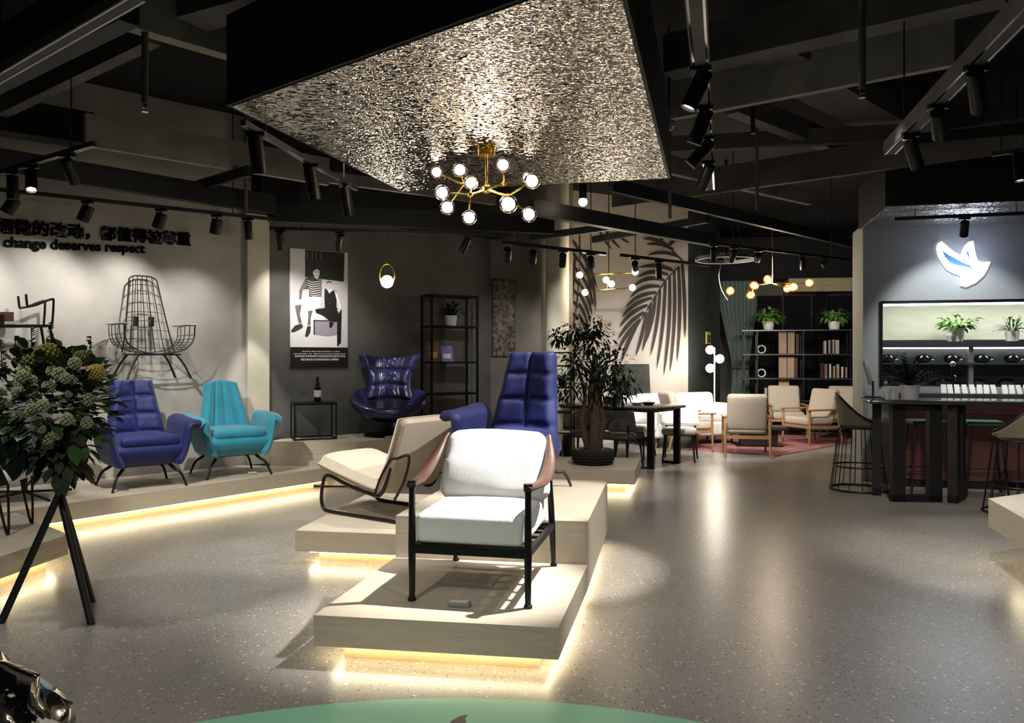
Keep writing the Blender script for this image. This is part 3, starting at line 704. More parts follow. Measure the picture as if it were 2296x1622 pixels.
# ================================================================ poster on the charcoal wall
def poster():
    o = dw(.276, 0); ux = DWd; n = DWn
    A = onplane(650, 823, o + n * .02, n); B = onplane(780, 557 + 8, o + n * .02, n); W_ = (B - A).dot(ux); H_ = 1.44
    t = thing('wall_poster', 'black and white poster of two seated men on the charcoal wall above the side table', 'poster', A, math.atan2(ux.y, ux.x))
    x0, x1, y0, y1 = 52, 782, 100, 1585                      # poster frame in the enlarged detail
    def uv(px, py, e): return Vector(((px - x0) / (x1 - x0) * W_, -e, (y1 - py) / (y1 - y0) * H_))
    MB().box((W_ / 2, .01, H_ / 2), (W_, .016, H_)).build('board', mat('poster_grey', (196, 190, 190), .5), t, smooth=False)
    shades = {'k': (18, 17, 18), 'd': (52, 50, 52), 'g': (112, 108, 112), 'l': (206, 202, 204), 'w': (240, 238, 240), 'v': (158, 152, 166)}
    def poly(nm, sh, pts, e): return MB().flat([uv(x, y, e) for x, y in pts]).build(nm, mat('ink_' + sh, shades[sh], .5), t, smooth=False, recalc=False)
    poly('backdrop', 'l', [(60, 105), (235, 105), (235, 470), (778, 470), (778, 1338), (60, 1338)], .001)
    poly('backdrop', 'w', [(60, 700), (300, 620), (430, 900), (640, 1180), (640, 1338), (60, 1338)], .0015)
    poly('backdrop', 'v', [(340, 1000), (640, 1010), (640, 1180), (520, 1200), (340, 1180)], .0017)
    poly('blackboard', 'k', [(236, 105), (738, 105), (728, 482), (236, 450)], .002)
    for x in (262, 325, 373, 432): poly('chalk_line', 'g', [(x - 4, 115), (x + 5, 115), (x + 4, 225), (x - 3, 225)], .0025)
    band = poly('caption_band', 'k', [(52, 1340), (782, 1340), (782, 1585), (52, 1585)], .002)
    # bench, then the two seated men
    poly('bench', 'd', [(340, 990), (620, 990), (620, 1005), (356, 1005), (356, 1180), (340, 1180)], .0026)
    poly('trousers', 'k', [(360, 850), (640, 820), (700, 850), (690, 1280), (640, 1330), (640, 1010), (560, 1010), (470, 940), (370, 900)], .003)
    poly('vest', 'k', [(455, 590), (500, 585), (540, 640), (600, 595), (632, 610), (632, 850), (470, 850), (450, 700)], .0034)
    poly('shirt_sleeve', 'w', [(600, 590), (640, 640), (690, 800), (680, 870), (640, 860), (655, 790), (625, 690)], .0036)
    poly('shirt_sleeve', 'l', [(440, 560), (480, 590), (475, 690), (482, 830), (440, 830), (430, 640)], .0036)
    poly('collar', 'w', [(510, 590), (540, 645), (575, 590), (560, 575), (520, 575)], .0037)
    poly('head', 'l', [(505, 520), (520, 492), (552, 490), (570, 520), (564, 570), (545, 600), (520, 590), (506, 560)], .0038)
    poly('hair', 'd', [(502, 530), (510, 492), (540, 482), (572, 500), (570, 522), (552, 500), (520, 504)], .004)
    poly('hand', 'l', [(640, 820), (670, 830), (668, 900), (645, 870)], .004)
    poly('shirt', 'd', [(240, 470), (330, 430), (400, 470), (440, 470), (440, 690), (285, 700), (280, 600), (200, 610)], .0042)
    for k in range(7):
        y = 490 + k * 29; poly('shirt_stripe', 'l', [(255 + k * 6, y), (330, y + 18), (432, y - 4), (434, y + 6), (330, y + 30), (258 + k * 6, y + 11)], .0044)
    poly('arm', 'g', [(235, 480), (270, 560), (205, 620), (190, 740), (160, 738), (165, 620)], .0046)
    poly('trousers', 'w', [(150, 745), (290, 700), (430, 690), (420, 820), (330, 880), (290, 920), (265, 880), (300, 770), (150, 800), (105, 815)], .0046)
    poly('shin', 'g', [(110, 820), (190, 800), (185, 860), (170, 920), (195, 1030), (155, 1040), (125, 900)], .0047)
    poly('shin', 'g', [(270, 880), (330, 870), (305, 960), (300, 1060), (265, 1060), (275, 940)], .0047)
    poly('shoe', 'd', [(65, 1130), (110, 1070), (190, 1040), (212, 1080), (180, 1110), (100, 1150), (70, 1150)], .0048)
    poly('shoe', 'd', [(262, 1075), (305, 1070), (300, 1150), (262, 1210), (235, 1200), (245, 1140)], .0048)
    poly('shoe', 'k', [(540, 1010), (600, 1020), (565, 1090), (540, 1080)], .0048)
    poly('head', 'w', [(330, 390), (350, 345), (390, 335), (415, 360), (412, 420), (385, 470), (352, 450)], .0048)
    poly('hair', 'k', [(330, 385), (345, 330), (385, 305), (418, 335), (415, 360), (380, 342), (348, 360)], .005)
    poly('eyes', 'k', [(352, 378), (372, 372), (374, 382), (354, 388)], .0052); poly('eyes', 'k', [(388, 372), (404, 374), (403, 384), (388, 382)], .0052)
    poly('mouth', 'd', [(362, 424), (392, 418), (390, 428), (366, 432)], .0052)
    # two thin caption lines and two heavier ones, too small to read in the photo
    rnd = random.Random(4); tx = MB()
    for y, h_, xa, xb, st in ((1392, 9, 190, 670, 8), (1422, 9, 95, 755, 8), (1453, 22, 112, 735, 22), (1495, 26, 185, 655, 24)):
        x = xa
        while x < xb:
            ww = st * rnd.uniform(.55, .9)
            if h_ > 12:
                for k in range(3):
                    yy = y - h_ / 2 + k * h_ / 3; tx.flat([uv(x, yy, .003), uv(x + ww, yy, .003), uv(x + ww, yy + h_ / 6, .003), uv(x, yy + h_ / 6, .003)])
                tx.flat([uv(x + ww * .3, y - h_ / 2, .003), uv(x + ww * .6, y - h_ / 2, .003), uv(x + ww * .6, y + h_ / 2, .003), uv(x + ww * .3, y + h_ / 2, .003)])
            elif rnd.random() > .14: tx.flat([uv(x, y - h_ / 2, .003), uv(x + ww, y - h_ / 2, .003), uv(x + ww, y + h_ / 2, .003), uv(x, y + h_ / 2, .003)])
            x += st
        join(band, tx.build('caption_text', K['paper'], t, smooth=False, recalc=False)); tx = MB()
poster()
# ================================================================ loop pendant with a globe
t = thing('loop_pendant', 'brass loop pendant with a glowing globe in front of the charcoal wall', 'pendant lamp', atd(868, 632, 9.0))
pts = [(.085 * math.sin(2 * PI * k / 32), 0, .065 + .135 * math.cos(2 * PI * k / 32)) for k in range(32)]
MB().tube(pts, .006, 8, True).build('ring', K['brass'], t)
MB().ball((0, 0, .0), .072, 24).build('globe', K['bulb'], t)
MB().cyl((0, 0, .195), (0, 0, 4.3 - t.location.z), .003, 6).build('cord', K['black'], t)
point('pendant_light', (0, -.12, 0), 9, (1, .86, .65), .07, t)
# ================================================================ black shelf rack with plant and books
def rack(name, label, loc, rz, W, D, H, levels, r=.013, m='blackmetal', board=True, mids=()):
    t = thing(name, label, 'shelf rack', loc, rz)
    for sx in (-1, 1):
        for sy in (-1, 1): MB().box((sx * W / 2, sy * D / 2, H / 2), (2 * r, 2 * r, H)).build('post', K[m], t, smooth=False)
    for x in mids: MB().box((x, D / 2, H / 2), (1.4 * r, 1.4 * r, H)).build('post', K[m], t, smooth=False)
    for z in levels:
        s = MB()
        for k in (-1, 1): s.bar((-W / 2, k * D / 2, z), (W / 2, k * D / 2, z), 2 * r, 2 * r); s.bar((k * W / 2, -D / 2, z), (k * W / 2, D / 2, z), 2 * r, 2 * r)
        if board and z < H - .05: s.box((0, 0, z), (W, D, .012))
        s.build('shelf', K[m], t, smooth=False)
    return t
RK = Vector((-.84, 10.72, .52)); RZ = R(34)
rack('shelf_rack', 'tall black open shelf rack with a plant and books against the charcoal wall', RK, RZ, .70, .28, 1.80, (.06, .48, .90, 1.38, 1.79))
def rk(x, y, z): return RK + Matrix.Rotation(RZ, 3, 'Z') @ Vector((x, y, z))
def book(p, w_, h_, th, rz, tilt, m, label, name='book'):
    t = thing(name, label, 'book', p, rz)
    M = Matrix.Rotation(tilt, 3, 'Y')
    MB().box(M @ Vector((0, 0, h_ / 2)), (th, w_, h_), M=M).build('cover', m, t, smooth=False)
    MB().box(M @ Vector((0, .004, h_ / 2)), (th * .72, w_ * 1.0, h_ * .96), M=M).build('pages', K['paper'], t, smooth=False)
def faced_book(p, w_, h_, th, rz, lean, m, label, group=None, m2=None):
    t = thing('book', label, 'book', p, rz, group); M = Matrix.Rotation(-lean, 3, 'X')
    MB().box(M @ Vector((0, 0, h_ / 2)), (w_, th, h_), M=M).build('cover', m, t, smooth=False)
    MB().box(M @ Vector((.004, 0, h_ / 2)), (w_, th * .7, h_ * .97), M=M).build('pages', K['paper'], t, smooth=False)
    if m2: MB().box(M @ Vector((0, -th / 2 - .001, h_ * .35)), (w_ * .7, .002, h_ * .3), M=M).build('cover_art', m2, t, smooth=False)
    return t
faced_book(rk(-.22, .03, .91), .16, .27, .02, RZ, R(12), mat('cover_orange', (196, 140, 80), .5, col2=(60, 50, 40), vs=18), 'orange patterned book standing on the black shelf rack', m2=mat('cover_yellow', (220, 196, 110), .5))
faced_book(rk(-.04, .0, .91), .16, .22, .022, RZ + R(-10), R(18), mat('cover_violet', (126, 120, 190), .5), 'violet book leaning beside the orange book on the rack', m2=K['paper'])
# ---- plants
def potted(name, label, loc, pot_r, pot_h, fol, n, L, wd, m, seed=1, potm='ceramic', cat='potted plant', up=.5, droop=.5, group=None, sc=(1, 1, 1)):
    t = thing(name, label, cat, loc, 0, group); rnd = random.Random(seed)
    MB().lathe([(0, 0), (pot_r * .78, 0), (pot_r, pot_h), (pot_r * .92, pot_h), (pot_r * .88, pot_h - .015), (0, pot_h - .015)], 24).build('pot', K[potm], t)
    MB().lathe([(0, pot_h - .012), (pot_r * .87, pot_h - .012)], 16).build('soil', mat('soil', (40, 32, 26), .95), t)
    b = MB(); st = MB()
    for i in range(n):
        a = rnd.uniform(0, 2 * PI); e = rnd.uniform(.1, 1.35) * up + .15; d = Vector((math.cos(a) * math.cos(e) * sc[0], math.sin(a) * math.cos(e) * sc[1], math.sin(e) * sc[2]))
        k = rnd.uniform(.15, 1); p0 = Vector((math.cos(a) * pot_r * .3, math.sin(a) * pot_r * .3, pot_h - .01)); p1 = p0 + d * fol * k
        b.leaf(p1, d + Vector((0, 0, rnd.uniform(-.3, .3))), L * rnd.uniform(.7, 1.15), wd * rnd.uniform(.8, 1.1), droop=droop)
        if i % 2 == 0: st.tube([p0, p0 + (p1 - p0) * .5 + Vector((0, 0, .01)), p1], .0025, 4)
    b.build('foliage', K[m], t, recalc=False); st.build('stem', K['leafdark'], t)
    return t
potted('potted_plant', 'bushy plant in a white pot on top of the black shelf rack', rk(.02, 0, 1.395), .085, .14, .17, 110, .10, .035, 'leafdark', 3, up=.9)
# ================================================================ ringed artwork in the niche
nd = (Vector((.9, 12.0, 0)) - dw(3.3, 0)).normalized(); nn = Vector((nd.y, -nd.x, 0))
A = onplane(1103, 800, dw(3.3, 0) + nn * .03, nn); B = onplane(1155, 628, dw(3.3, 0) + nn * .03, nn); Wd, Hd = (B - A).dot(nd), B.z - A.z
t = thing('ringed_wall_art', 'tall narrow wall art with dense pale rings beside the black shelf rack', 'wall art', A, math.atan2(nd.y, nd.x))
panel = MB().box((Wd / 2, .01, Hd / 2), (Wd, .03, Hd)).build('panel', mat('art_brown', (58, 50, 46), .5), t, smooth=False)
rg = MB(); rnd = random.Random(8)
for i in range(300):
    x, z, r_ = rnd.uniform(.02, Wd - .02), rnd.uniform(.02, Hd - .02), rnd.uniform(.008, .03)
    r_ = min(r_, x, Wd - x, z, Hd - z)
    for k in range(2 if r_ > .02 else 1): rg.tube([(x + r_ * (1 - .5 * k) * math.cos(2 * PI * q / 12), -.007, z + 1.35 * min(r_, .022) * (1 - .5 * k) * math.sin(2 * PI * q / 12)) for q in range(12)], .0028, 4, True)
join(panel, rg.build('ring_pattern', mat('art_cream', (150, 138, 124), .5), t))
# ================================================================ slogan on the wall
def glyph(ch, size, bold, ext):
    cu = bpy.data.curves.new('g', 'FONT'); cu.body = ch; cu.size = size; cu.offset = bold; cu.extrude = ext; cu.align_x = 'LEFT'
    o = bpy.data.objects.new('g', cu); C.objects.link(o)
    bpy.context.view_layer.update()
    me = bpy.data.meshes.new_from_object(o.evaluated_get(bpy.context.evaluated_depsgraph_get()))
    bpy.data.objects.remove(o); bpy.data.curves.remove(cu)
    bm = bmesh.new()                                                    # bold: the same strokes laid again a little to each side
    for dx, dy in ((-1, 0), (1, 0), (0, -.7), (0, .7)):
        n = len(bm.verts); bm.from_mesh(me); bm.verts.ensure_lookup_table()
        for q in bm.verts[n:]: q.co.x += dx * .0034; q.co.y += dy * .0034; q.co.z += .0003 * (dx + 2 * dy)
    bm.to_mesh(me); bm.free(); return me
K['letter'] = mat('black_acrylic_letters', (9, 9, 9), .8, spec=.15)
def wallpt(px, py): p = onplane(px, py, WLp + WLn * .02, WLn); return (p - WLp).dot(WLd), p.z
def lettering(name, label, text, x0px, x1px, i0, i1, ypx0, ypx1, size, bold, even):
    t0, z0 = wallpt(x0px, ypx0); t1, z1 = wallpt(x1px, ypx1)
    t = thing(name, label, 'wall lettering', wl(t0, z0, .009), math.atan2(WLd.y, WLd.x))
    if even:
        step = (t1 - t0) / (i1 - i0); size = step * 1.0
        for i, ch in enumerate(text):
            if ch == ' ': continue
            me = glyph(ch, size, bold, .008); me.materials.clear(); me.materials.append(K['letter'])
            o = bpy.data.objects.new('character', me); C.objects.link(o); o.parent = t
            o.rotation_euler = (R(90), 0, 0); o.location = ((i - i0) * step, 0, (z1 - z0) * (i - i0) / (i1 - i0)); 
    else:
        me = glyph(text, size, bold, .008); xs = [v_.co.x for v_ in me.vertices]; k = (t1 - t0) / (max(xs) - min(xs)); bpy.data.meshes.remove(me)
        # letter by letter at the pitch of the whole line
        x = 0
        for i, ch in enumerate(text):
            a = glyph(text[:i + 1].rstrip() if ch != ' ' else 'a', size, bold, .008)
            if ch != ' ':
                g1 = glyph(ch, size, bold, .008); mx = max(v_.co.x for v_ in a.vertices); gx = max(v_.co.x for v_ in g1.vertices)
                g1.materials.clear(); g1.materials.append(K['letter'])
                o = bpy.data.objects.new('character', g1); C.objects.link(o); o.parent = t; o.rotation_euler = (R(90), 0, 0); o.scale = (k, k * 1.02, 1)
                xx = (mx - gx) * k; o.location = (xx, 0, (z1 - z0) * xx / (t1 - t0))
            bpy.data.meshes.remove(a)
lettering('slogan_lettering', 'large black raised Chinese characters in a line on the beige wall', '细微的改动，都值得被尊重', 31, 397, 1, 11, 521, 546, .185, .003, True)
lettering('slogan_lettering', 'black raised English words change deserves respect below the Chinese characters', 'change deserves respect', 8, 326, 0, 22, 552, 567, .2, .004, False)
# ================================================================ bare chair frames hung on the slogan wall
def wire_chair():
    a = wl(wallpt(318, 722)[0], 0, .30); t = thing('hanging_wire_chair', 'black wire armchair shell hung on the slogan wall above the navy armchair', 'wall display', (a.x, a.y, 1.66), R(43 + 2)); t.scale = (.84, .84, .84)
    # side pixel scale: about 210 px to the metre here
    r = .0055; f = MB(); g2 = MB()
    def back(u, v):                      # u across, v from seat up
        w_ = .64 - .30 * v ** .8; c = (2 * u - 1)
        rz_ = 1 if v < .9 else 1
        return Vector(((u - .5) * w_, .16 + .14 * v - .10 * c * c * (1 - .6 * v), -.14 + .97 * v - .05 * (abs(c) ** 4) * v))
    for i in range(7): f.tube([back(i / 6, k / 14) for k in range(15)], r, 6)
    for j in range(9): f.tube([back(k / 12, .06 + j * .94 / 8) for k in range(13)], r * (1.6 if j == 8 else .8), 6)
    for e in (0, 1): f.tube([back(e, k / 14) for k in range(15)], r * 1.6, 6)
    f.build('back_mesh', K['blackmetal'], t)
    # seat pan and arm baskets as one curved lattice going from arm to arm
    def basket(u, y):                    # u from 0 left arm top .. 1 right arm top
        an = PI * u; ex = .42; x = -ex * math.cos(an); z = .20 - .36 * math.sin(an) ** .55 * 1.0
        return Vector((x, y, z * (1 - .12 * (y > 0)) ))
    for y in (-.30, -.15, 0, .12, .22): g2.tube([basket(k / 24, y) for k in range(25)], r * (1.6 if y == -.30 else .9), 6)
    for k in list(range(0, 7)) + list(range(18, 25)): g2.tube([basket(k / 24, -.30), basket(k / 24, 0), basket(k / 24, .22)], r * .8, 6)
    g2.build('seat_mesh', K['blackmetal'], t)
    for s in (-1, 1): MB().rbox((s * .40, -.03, .205), (.10, .54, .02), .008, 6).build('arm_pad', K['stucco'], t)
    b = MB(); b.bar((-.27, -.22, -.165), (.27, -.22, -.165), .02, .02).bar((-.27, .16, -.165), (.27, .16, -.165), .02, .02).bar((-.27, -.22, -.165), (-.27, .16, -.165), .02, .02).bar((.27, -.22, -.165), (.27, .16, -.165), .02, .02)
    b.build('base_frame', K['blackmetal'], t, smooth=False)
    for sx in (-1, 1):
        for sy in (-.22, .16): leg(t, smoothpath([(sx * .22, sy, -.165), (sx * .30, sy * 1.15, -.28), (sx * .38, sy * 1.3, -.46)], 5), .013)
    for s in (-1, 1): MB().box((s * .095, .245, .25), (.04, .09, .12)).build('wall_bracket', K['blackmetal'], t, smooth=False)
wire_chair()
def tube_chair():
    a = wl(wallpt(20, 735)[0], 0, .25); t = thing('hanging_tube_chair', 'bare dark steel chair frame hung on the slogan wall at the left edge', 'wall display', (a.x, a.y, 1.5), R(43))
    s0 = wl(wallpt(20, 735)[0], 1.5)
    def q(px, py, o): tt, z = wallpt(px, py); return Vector((tt - wallpt(20, 735)[0], -o, z - 1.5))
    L = [(37, 665), (40, 690), (46, 691), (60, 688), (92, 676), (97, 682), (94, 730)]
    for o in (-.16, .16):
        MB().tube(smoothpath([q(*p, o) for p in L], 4), .011, 8).build('arm_tube', K['steel'], t)
        MB().tube([q(88, 735, o), q(96, 770, o * 1.2), q(104, 800, o * 1.3)], .013, 8).build('leg', K['steel'], t)
        MB().tube([q(-60, 735, o), q(-75, 800, o * 1.3)], .013, 8).build('leg', K['steel'], t)
    b = MB()
    for o in (-.16, .16): b.bar(q(-70, 734, o), q(92, 733, o), .02, .022)
    for px in (-70, -20, 40, 92): b.bar(q(px, 734, -.16), q(px, 733.5, .16), .02, .016)
    b.build('seat_frame', K['steel'], t, smooth=False)
    MB().bar(q(-70, 711, -.18), q(28, 711, -.18), .02, .09).build('back_rail', K['walnut'], t, smooth=False)
    MB().box(q(0, 720, -.21), (.05, .08, .12)).build('wall_bracket', K['blackmetal'], t, smooth=False)
K['steel'] = mat('dark_steel', (44, 44, 42), .35, .7)
tube_chair()
# clear round dotted disc hung behind the bouquet
c = wl(wallpt(250, 815)[0], wallpt(250, 815)[1], .06)
t = thing('clear_round_disc', 'clear round disc with dark specks on the wall between bouquet and wire chair', 'wall display', c, math.atan2(WLd.y, WLd.x))
disc = MB().cyl((0, -.004, 0), (0, .004, 0), .25, 40).build('disc', mat('frosted_disc', (196, 190, 180), .3, alpha=.55), t)
MB().tube([(.25 * math.cos(2 * PI * k / 40), 0, .25 * math.sin(2 * PI * k / 40)) for k in range(40)], .006, 6, True).build('rim', mat('disc_rim', (110, 104, 98), .4), t)
rnd = random.Random(5); sp = MB()
for i in range(46):
    a, r_ = rnd.uniform(0, 6.28), .23 * math.sqrt(rnd.random()); x, z, s_ = r_ * math.cos(a), r_ * math.sin(a), rnd.uniform(.004, .013)
    sp.box((x, -.006, z), (s_, .002, s_ * rnd.uniform(.6, 1.4)))
join(disc, sp.build('specks', mat('disc_speck', (60, 58, 54), .6), t, smooth=False))
MB().cyl((0, .06, 0), (0, 0, 0), .012, 8).build('wall_pin', K['chrome'], t)
# ================================================================ flower tripod and bouquet
fx, fy = -2.62, 4.62
t = thing('flower_tripod', 'black wooden tripod stand under the big bouquet at the left', 'flower stand', (fx, fy, 0))
top = Vector((0, 0, 1.02))
for px, py in ((2, 1398), (205, 1400), (207, 1350)):
    f_ = atz(px, py, 0) - Vector((fx, fy, 0)); d = f_ - Vector((-.02 * (px < 9) , 0, .80)); hub = Vector((0, 0, .80)) + Vector((.03 if px < 9 else -.035, 0, 0))
    k = hub - (f_ - hub) * .30; MB().tube([f_, hub, k], .021, 10).build('leg', K['black'], t)
MB().cyl((0, 0, .76), (0, 0, .84), .04, 14).build('hub', K['black'], t)
MB().lathe([(0, .90), (.10, .90), (.15, 1.10), (.13, 1.10), (.09, .93), (0, .93)], 20).build('holder', K['black'], t)
def bouquet():
    c = Vector((fx - .03, fy - .02, 1.22)); t = thing('flower_bouquet', 'large dark bouquet with pale green flower heads and a monstera leaf on the black tripod', 'bouquet', c)
    rnd = random.Random(21); b = MB(); st = MB()
    def pt(k=1.0):
        while True:
            p = Vector((rnd.uniform(-1, 1), rnd.uniform(-1, 1), rnd.uniform(-1, 1)))
            if .25 < p.length < 1: break
        return Vector((p.x * .35 * k, p.y * .30 * k, p.z * .34 * k + .02))
    for i in range(620):
        p = pt(); d = (p + Vector((0, 0, .05))).normalized() + Vector((rnd.uniform(-.5, .5), rnd.uniform(-.5, .5), rnd.uniform(-.4, .6)))
        b.leaf(p, d, rnd.uniform(.05, .09), rnd.uniform(.045, .07), droop=rnd.uniform(0, .5))
    for i in range(90):
        a = rnd.uniform(0, 6.28); r_ = .16 * rnd.random() ** .5; p = Vector((.03 + r_ * math.cos(a), r_ * math.sin(a), rnd.uniform(-.42, -.24)))
        b.leaf(p, Vector((math.cos(a), math.sin(a), -.9)), rnd.uniform(.06, .11), rnd.uniform(.05, .07), droop=.2)
    # upright eucalyptus sprays at the top
    for (x, z, h) in ((-.13, .26, .20), (-.02, .26, .22), (.20, .20, .20), (-.30, .16, .22), (.12, .22, .12), (-.22, .24, .16)):
        st.tube([(x * .5, 0, 0), (x, 0, z), (x * 1.05, 0, z + h)], .003, 5)
        for k in range(16):
            a = rnd.uniform(0, 6.28); b.leaf((x, 0, z + h * k / 16), (math.cos(a), math.sin(a), .7), .045 * (1.2 - k / 22), .028, droop=.1)
    b.build('foliage', K['leafbq'], t, recalc=False); st.build('stem', K['leafdark'], t)
    l2 = MB()
    for i in range(46):
        p = pt(1.02); p.x = abs(p.x) * .9 + .06 if i % 2 else p.x; p.y = -abs(p.y)
        l2.leaf(p, p.normalized() + Vector((rnd.uniform(-.3, .5), -.3, rnd.uniform(-.2, .5))), rnd.uniform(.08, .13), .075, droop=.3)
    for z, x in ((.14, .30), (.02, .34), (-.02, .28), (.06, .38)): l2.leaf((x - .08, -.16, z), (1, -.1, .15), .15, .10, droop=.15)
    l2.build('foliage', K['leafmid'], t, recalc=False)
    def head(p, r_, m, nm, N=34):
        q = MB()
        for k in range(N):
            z = 1 - 2 * (k + .5) / N; a = k * 2.399963; s_ = math.sqrt(1 - z * z); dd = Vector((s_ * math.cos(a), s_ * math.sin(a), z)); q.ball(p + dd * r_ * (.86 + .08 * noise.noise(dd * 4)), r_ * 1.55 / math.sqrt(N), 10)
        q.build(nm, m, t)
    for i in range(60):
        p = pt(.98); p.y = -abs(p.y) - .06; p.x += .06
        head(p, rnd.uniform(.018, .036), K['hydrangea'], 'flower_head')
    head(Vector((.02, -.10, .285)), .075, K['mustard'], 'mustard_bloom', 90); head(Vector((.30, -.12, .19)), .05, K['yellow'], 'yellow_bloom', 90); head(Vector((.27, -.10, .15)), .055, K['mustard'], 'mustard_bloom', 90); head(Vector((.19, -.06, .27)), .05, K['olivebloom'], 'mustard_bloom', 90); head(Vector((-.06, -.1, .24)), .07, K['olivebloom'], 'mustard_bloom', 90)
    # monstera leaf hanging low on the left: an outline with slits
    mo = MB(); base = Vector((-.02, -.22, -.20)); n = 40
    def mp(a, r_): return base + Vector((-.17 + .17 * r_ * math.cos(a), -.02 * r_ * r_, -.09 + .145 * r_ * math.sin(a)))
    slits = (150, 185, 235, 262, 300)
    for i in range(n):
        a0, a1 = 2 * PI * i / n, 2 * PI * (i + 1) / n; mid = math.degrees((a0 + a1) / 2)
        cut = any(abs(mid - s_) < 5 for s_ in slits)
        if cut: mo.flat([mp(a0, 0), mp(a0, .45), mp(a1, .45)])
        else: mo.flat([mp(a0, 0), mp(a0, 1), mp(a1, 1)])
    mo.build('monstera_leaf', mat('monstera', (18, 30, 24), .35), t, recalc=False)
K['leafbq'] = mat('bouquet_leaf', (42, 54, 34), .75, var=.6, vs=14); K['hydrangea'] = mat('pale_green_petals', (138, 146, 112), .8, var=.2, vs=30)
K['mustard'] = mat('mustard_petals', (110, 104, 40), .8, var=.25, vs=40); K['yellow'] = mat('yellow_petals', (172, 152, 72), .8, var=.2, vs=40); K['olivebloom'] = mat('olive_petals', (92, 100, 52), .8, var=.3, vs=40)
bouquet()
# ================================================================ pale chair with hairpin legs at the left edge, second shell chair behind
t = thing('hairpin_stool', 'white upholstered stool on thin black hairpin legs at the left edge', 'stool', atz(-32, 1190, .24), R(10))
MB().rbox((0, 0, .40), (.50, .46, .09), .04, 12, lambda p: (p.x, p.y, p.z + (.02 * (1 - (p.x / .25) ** 2) if p.z > 0 else 0))).build('seat', K['white'], t)
for sx in (-1, 1):
    for sy in (-1, 1): MB().tube(smoothpath([(sx * .15, sy * .2, .36), (sx * .20, sy * .2, .1), (sx * .225, sy * .2, .008), (sx * .235, sy * .2, .05), (sx * .23, sy * .2, .36)], 5), .009, 8).build('leg', K['blackmetal'], t)
t = thing('swivel_shell_chair', 'dark grey upholstered shell chair on a crossed rod base behind the flower tripod', 'armchair', atz(52, 1120, .24) + Vector((-.05, .1, 0)), R(38))
sh = MB(); sh.lathe([(0, .24), (.16, .26), (.30, .34), (.36, .44), (.34, .45), (.28, .36), (0, .29)], 32)
sh.build('shell', mat('dark_grey_shell', (48, 50, 48), .7), t)
MB().rbox((0, 0, .42), (.5, .5, .1), .045, 10).build('seat_cushion', K['sage'], t)
MB().pad(lambda u, v: Vector(((u - .5) * .5, .22 + .16 * v - .1 * (2 * u - 1) ** 2, .42 + .46 * v)), 14, 14, .04, .03, .12).build('backrest', K['sage'], t)
r_ = MB()
for a in (20, 110): r_.tube([(.42 * math.cos(R(a)), .42 * math.sin(R(a)), .012), (0, 0, .05), (-.42 * math.cos(R(a)), -.42 * math.sin(R(a)), .012)], .011, 8)
r_.cyl((0, 0, .04), (0, 0, .26), .025, 12); r_.build('rod_base', K['blackmetal'], t)
# ================================================================ glossy wrapped bundle at the lower left corner, floor decal
t = thing('wrapped_bundle', 'glossy crumpled black plastic wrapped bundle at the lower left corner', 'bundle', (-2.05, 2.9, 0))
m_ = MB(); m_.ball((0, 0, .0), .37, 40, (1, 1, 1.05)); m_.v = [Vector((p.x, p.y, max(0, p.z))) for p in m_.v]
for p in m_.v:
    if p.z > .005: k = 1 + .16 * noise.noise(p * 7) + .07 * noise.noise(p * 17); p.x *= k; p.y *= k; p.z *= k
gm = mat('plastic_painted_glints', (236, 232, 226), .1, coat=1, col2=(10, 10, 10), vs=5)  # white glints of the black plastic painted in as noise patches
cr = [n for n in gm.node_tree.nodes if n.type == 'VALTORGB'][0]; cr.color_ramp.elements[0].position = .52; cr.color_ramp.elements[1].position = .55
m_.build('bundle', gm, t, ang=50)
dc = atz(1040, 1568, 0); c = Vector((dc.x - .05, 1.03, 0)); t = thing('floor_decal', 'mint green round floor sticker with a dark fin mark at the bottom of the photo', 'floor sticker', c)
MB().lathe([(0, 0), (2.45, 0), (2.45, .002), (0, .002)], 128).build('disc', mat('mint_vinyl', (140, 208, 172), .3), t, smooth=False)
fin = [atz(x, y, .003) - c for x, y in ((1000, 1632), (1012, 1617), (1030, 1607), (1049, 1602), (1043, 1612), (1046, 1625), (1052, 1640), (1000, 1660))]
MB().prism(fin, .0022, .003).build('fin_mark', mat('dark_vinyl', (34, 40, 48), .4), t, smooth=False)
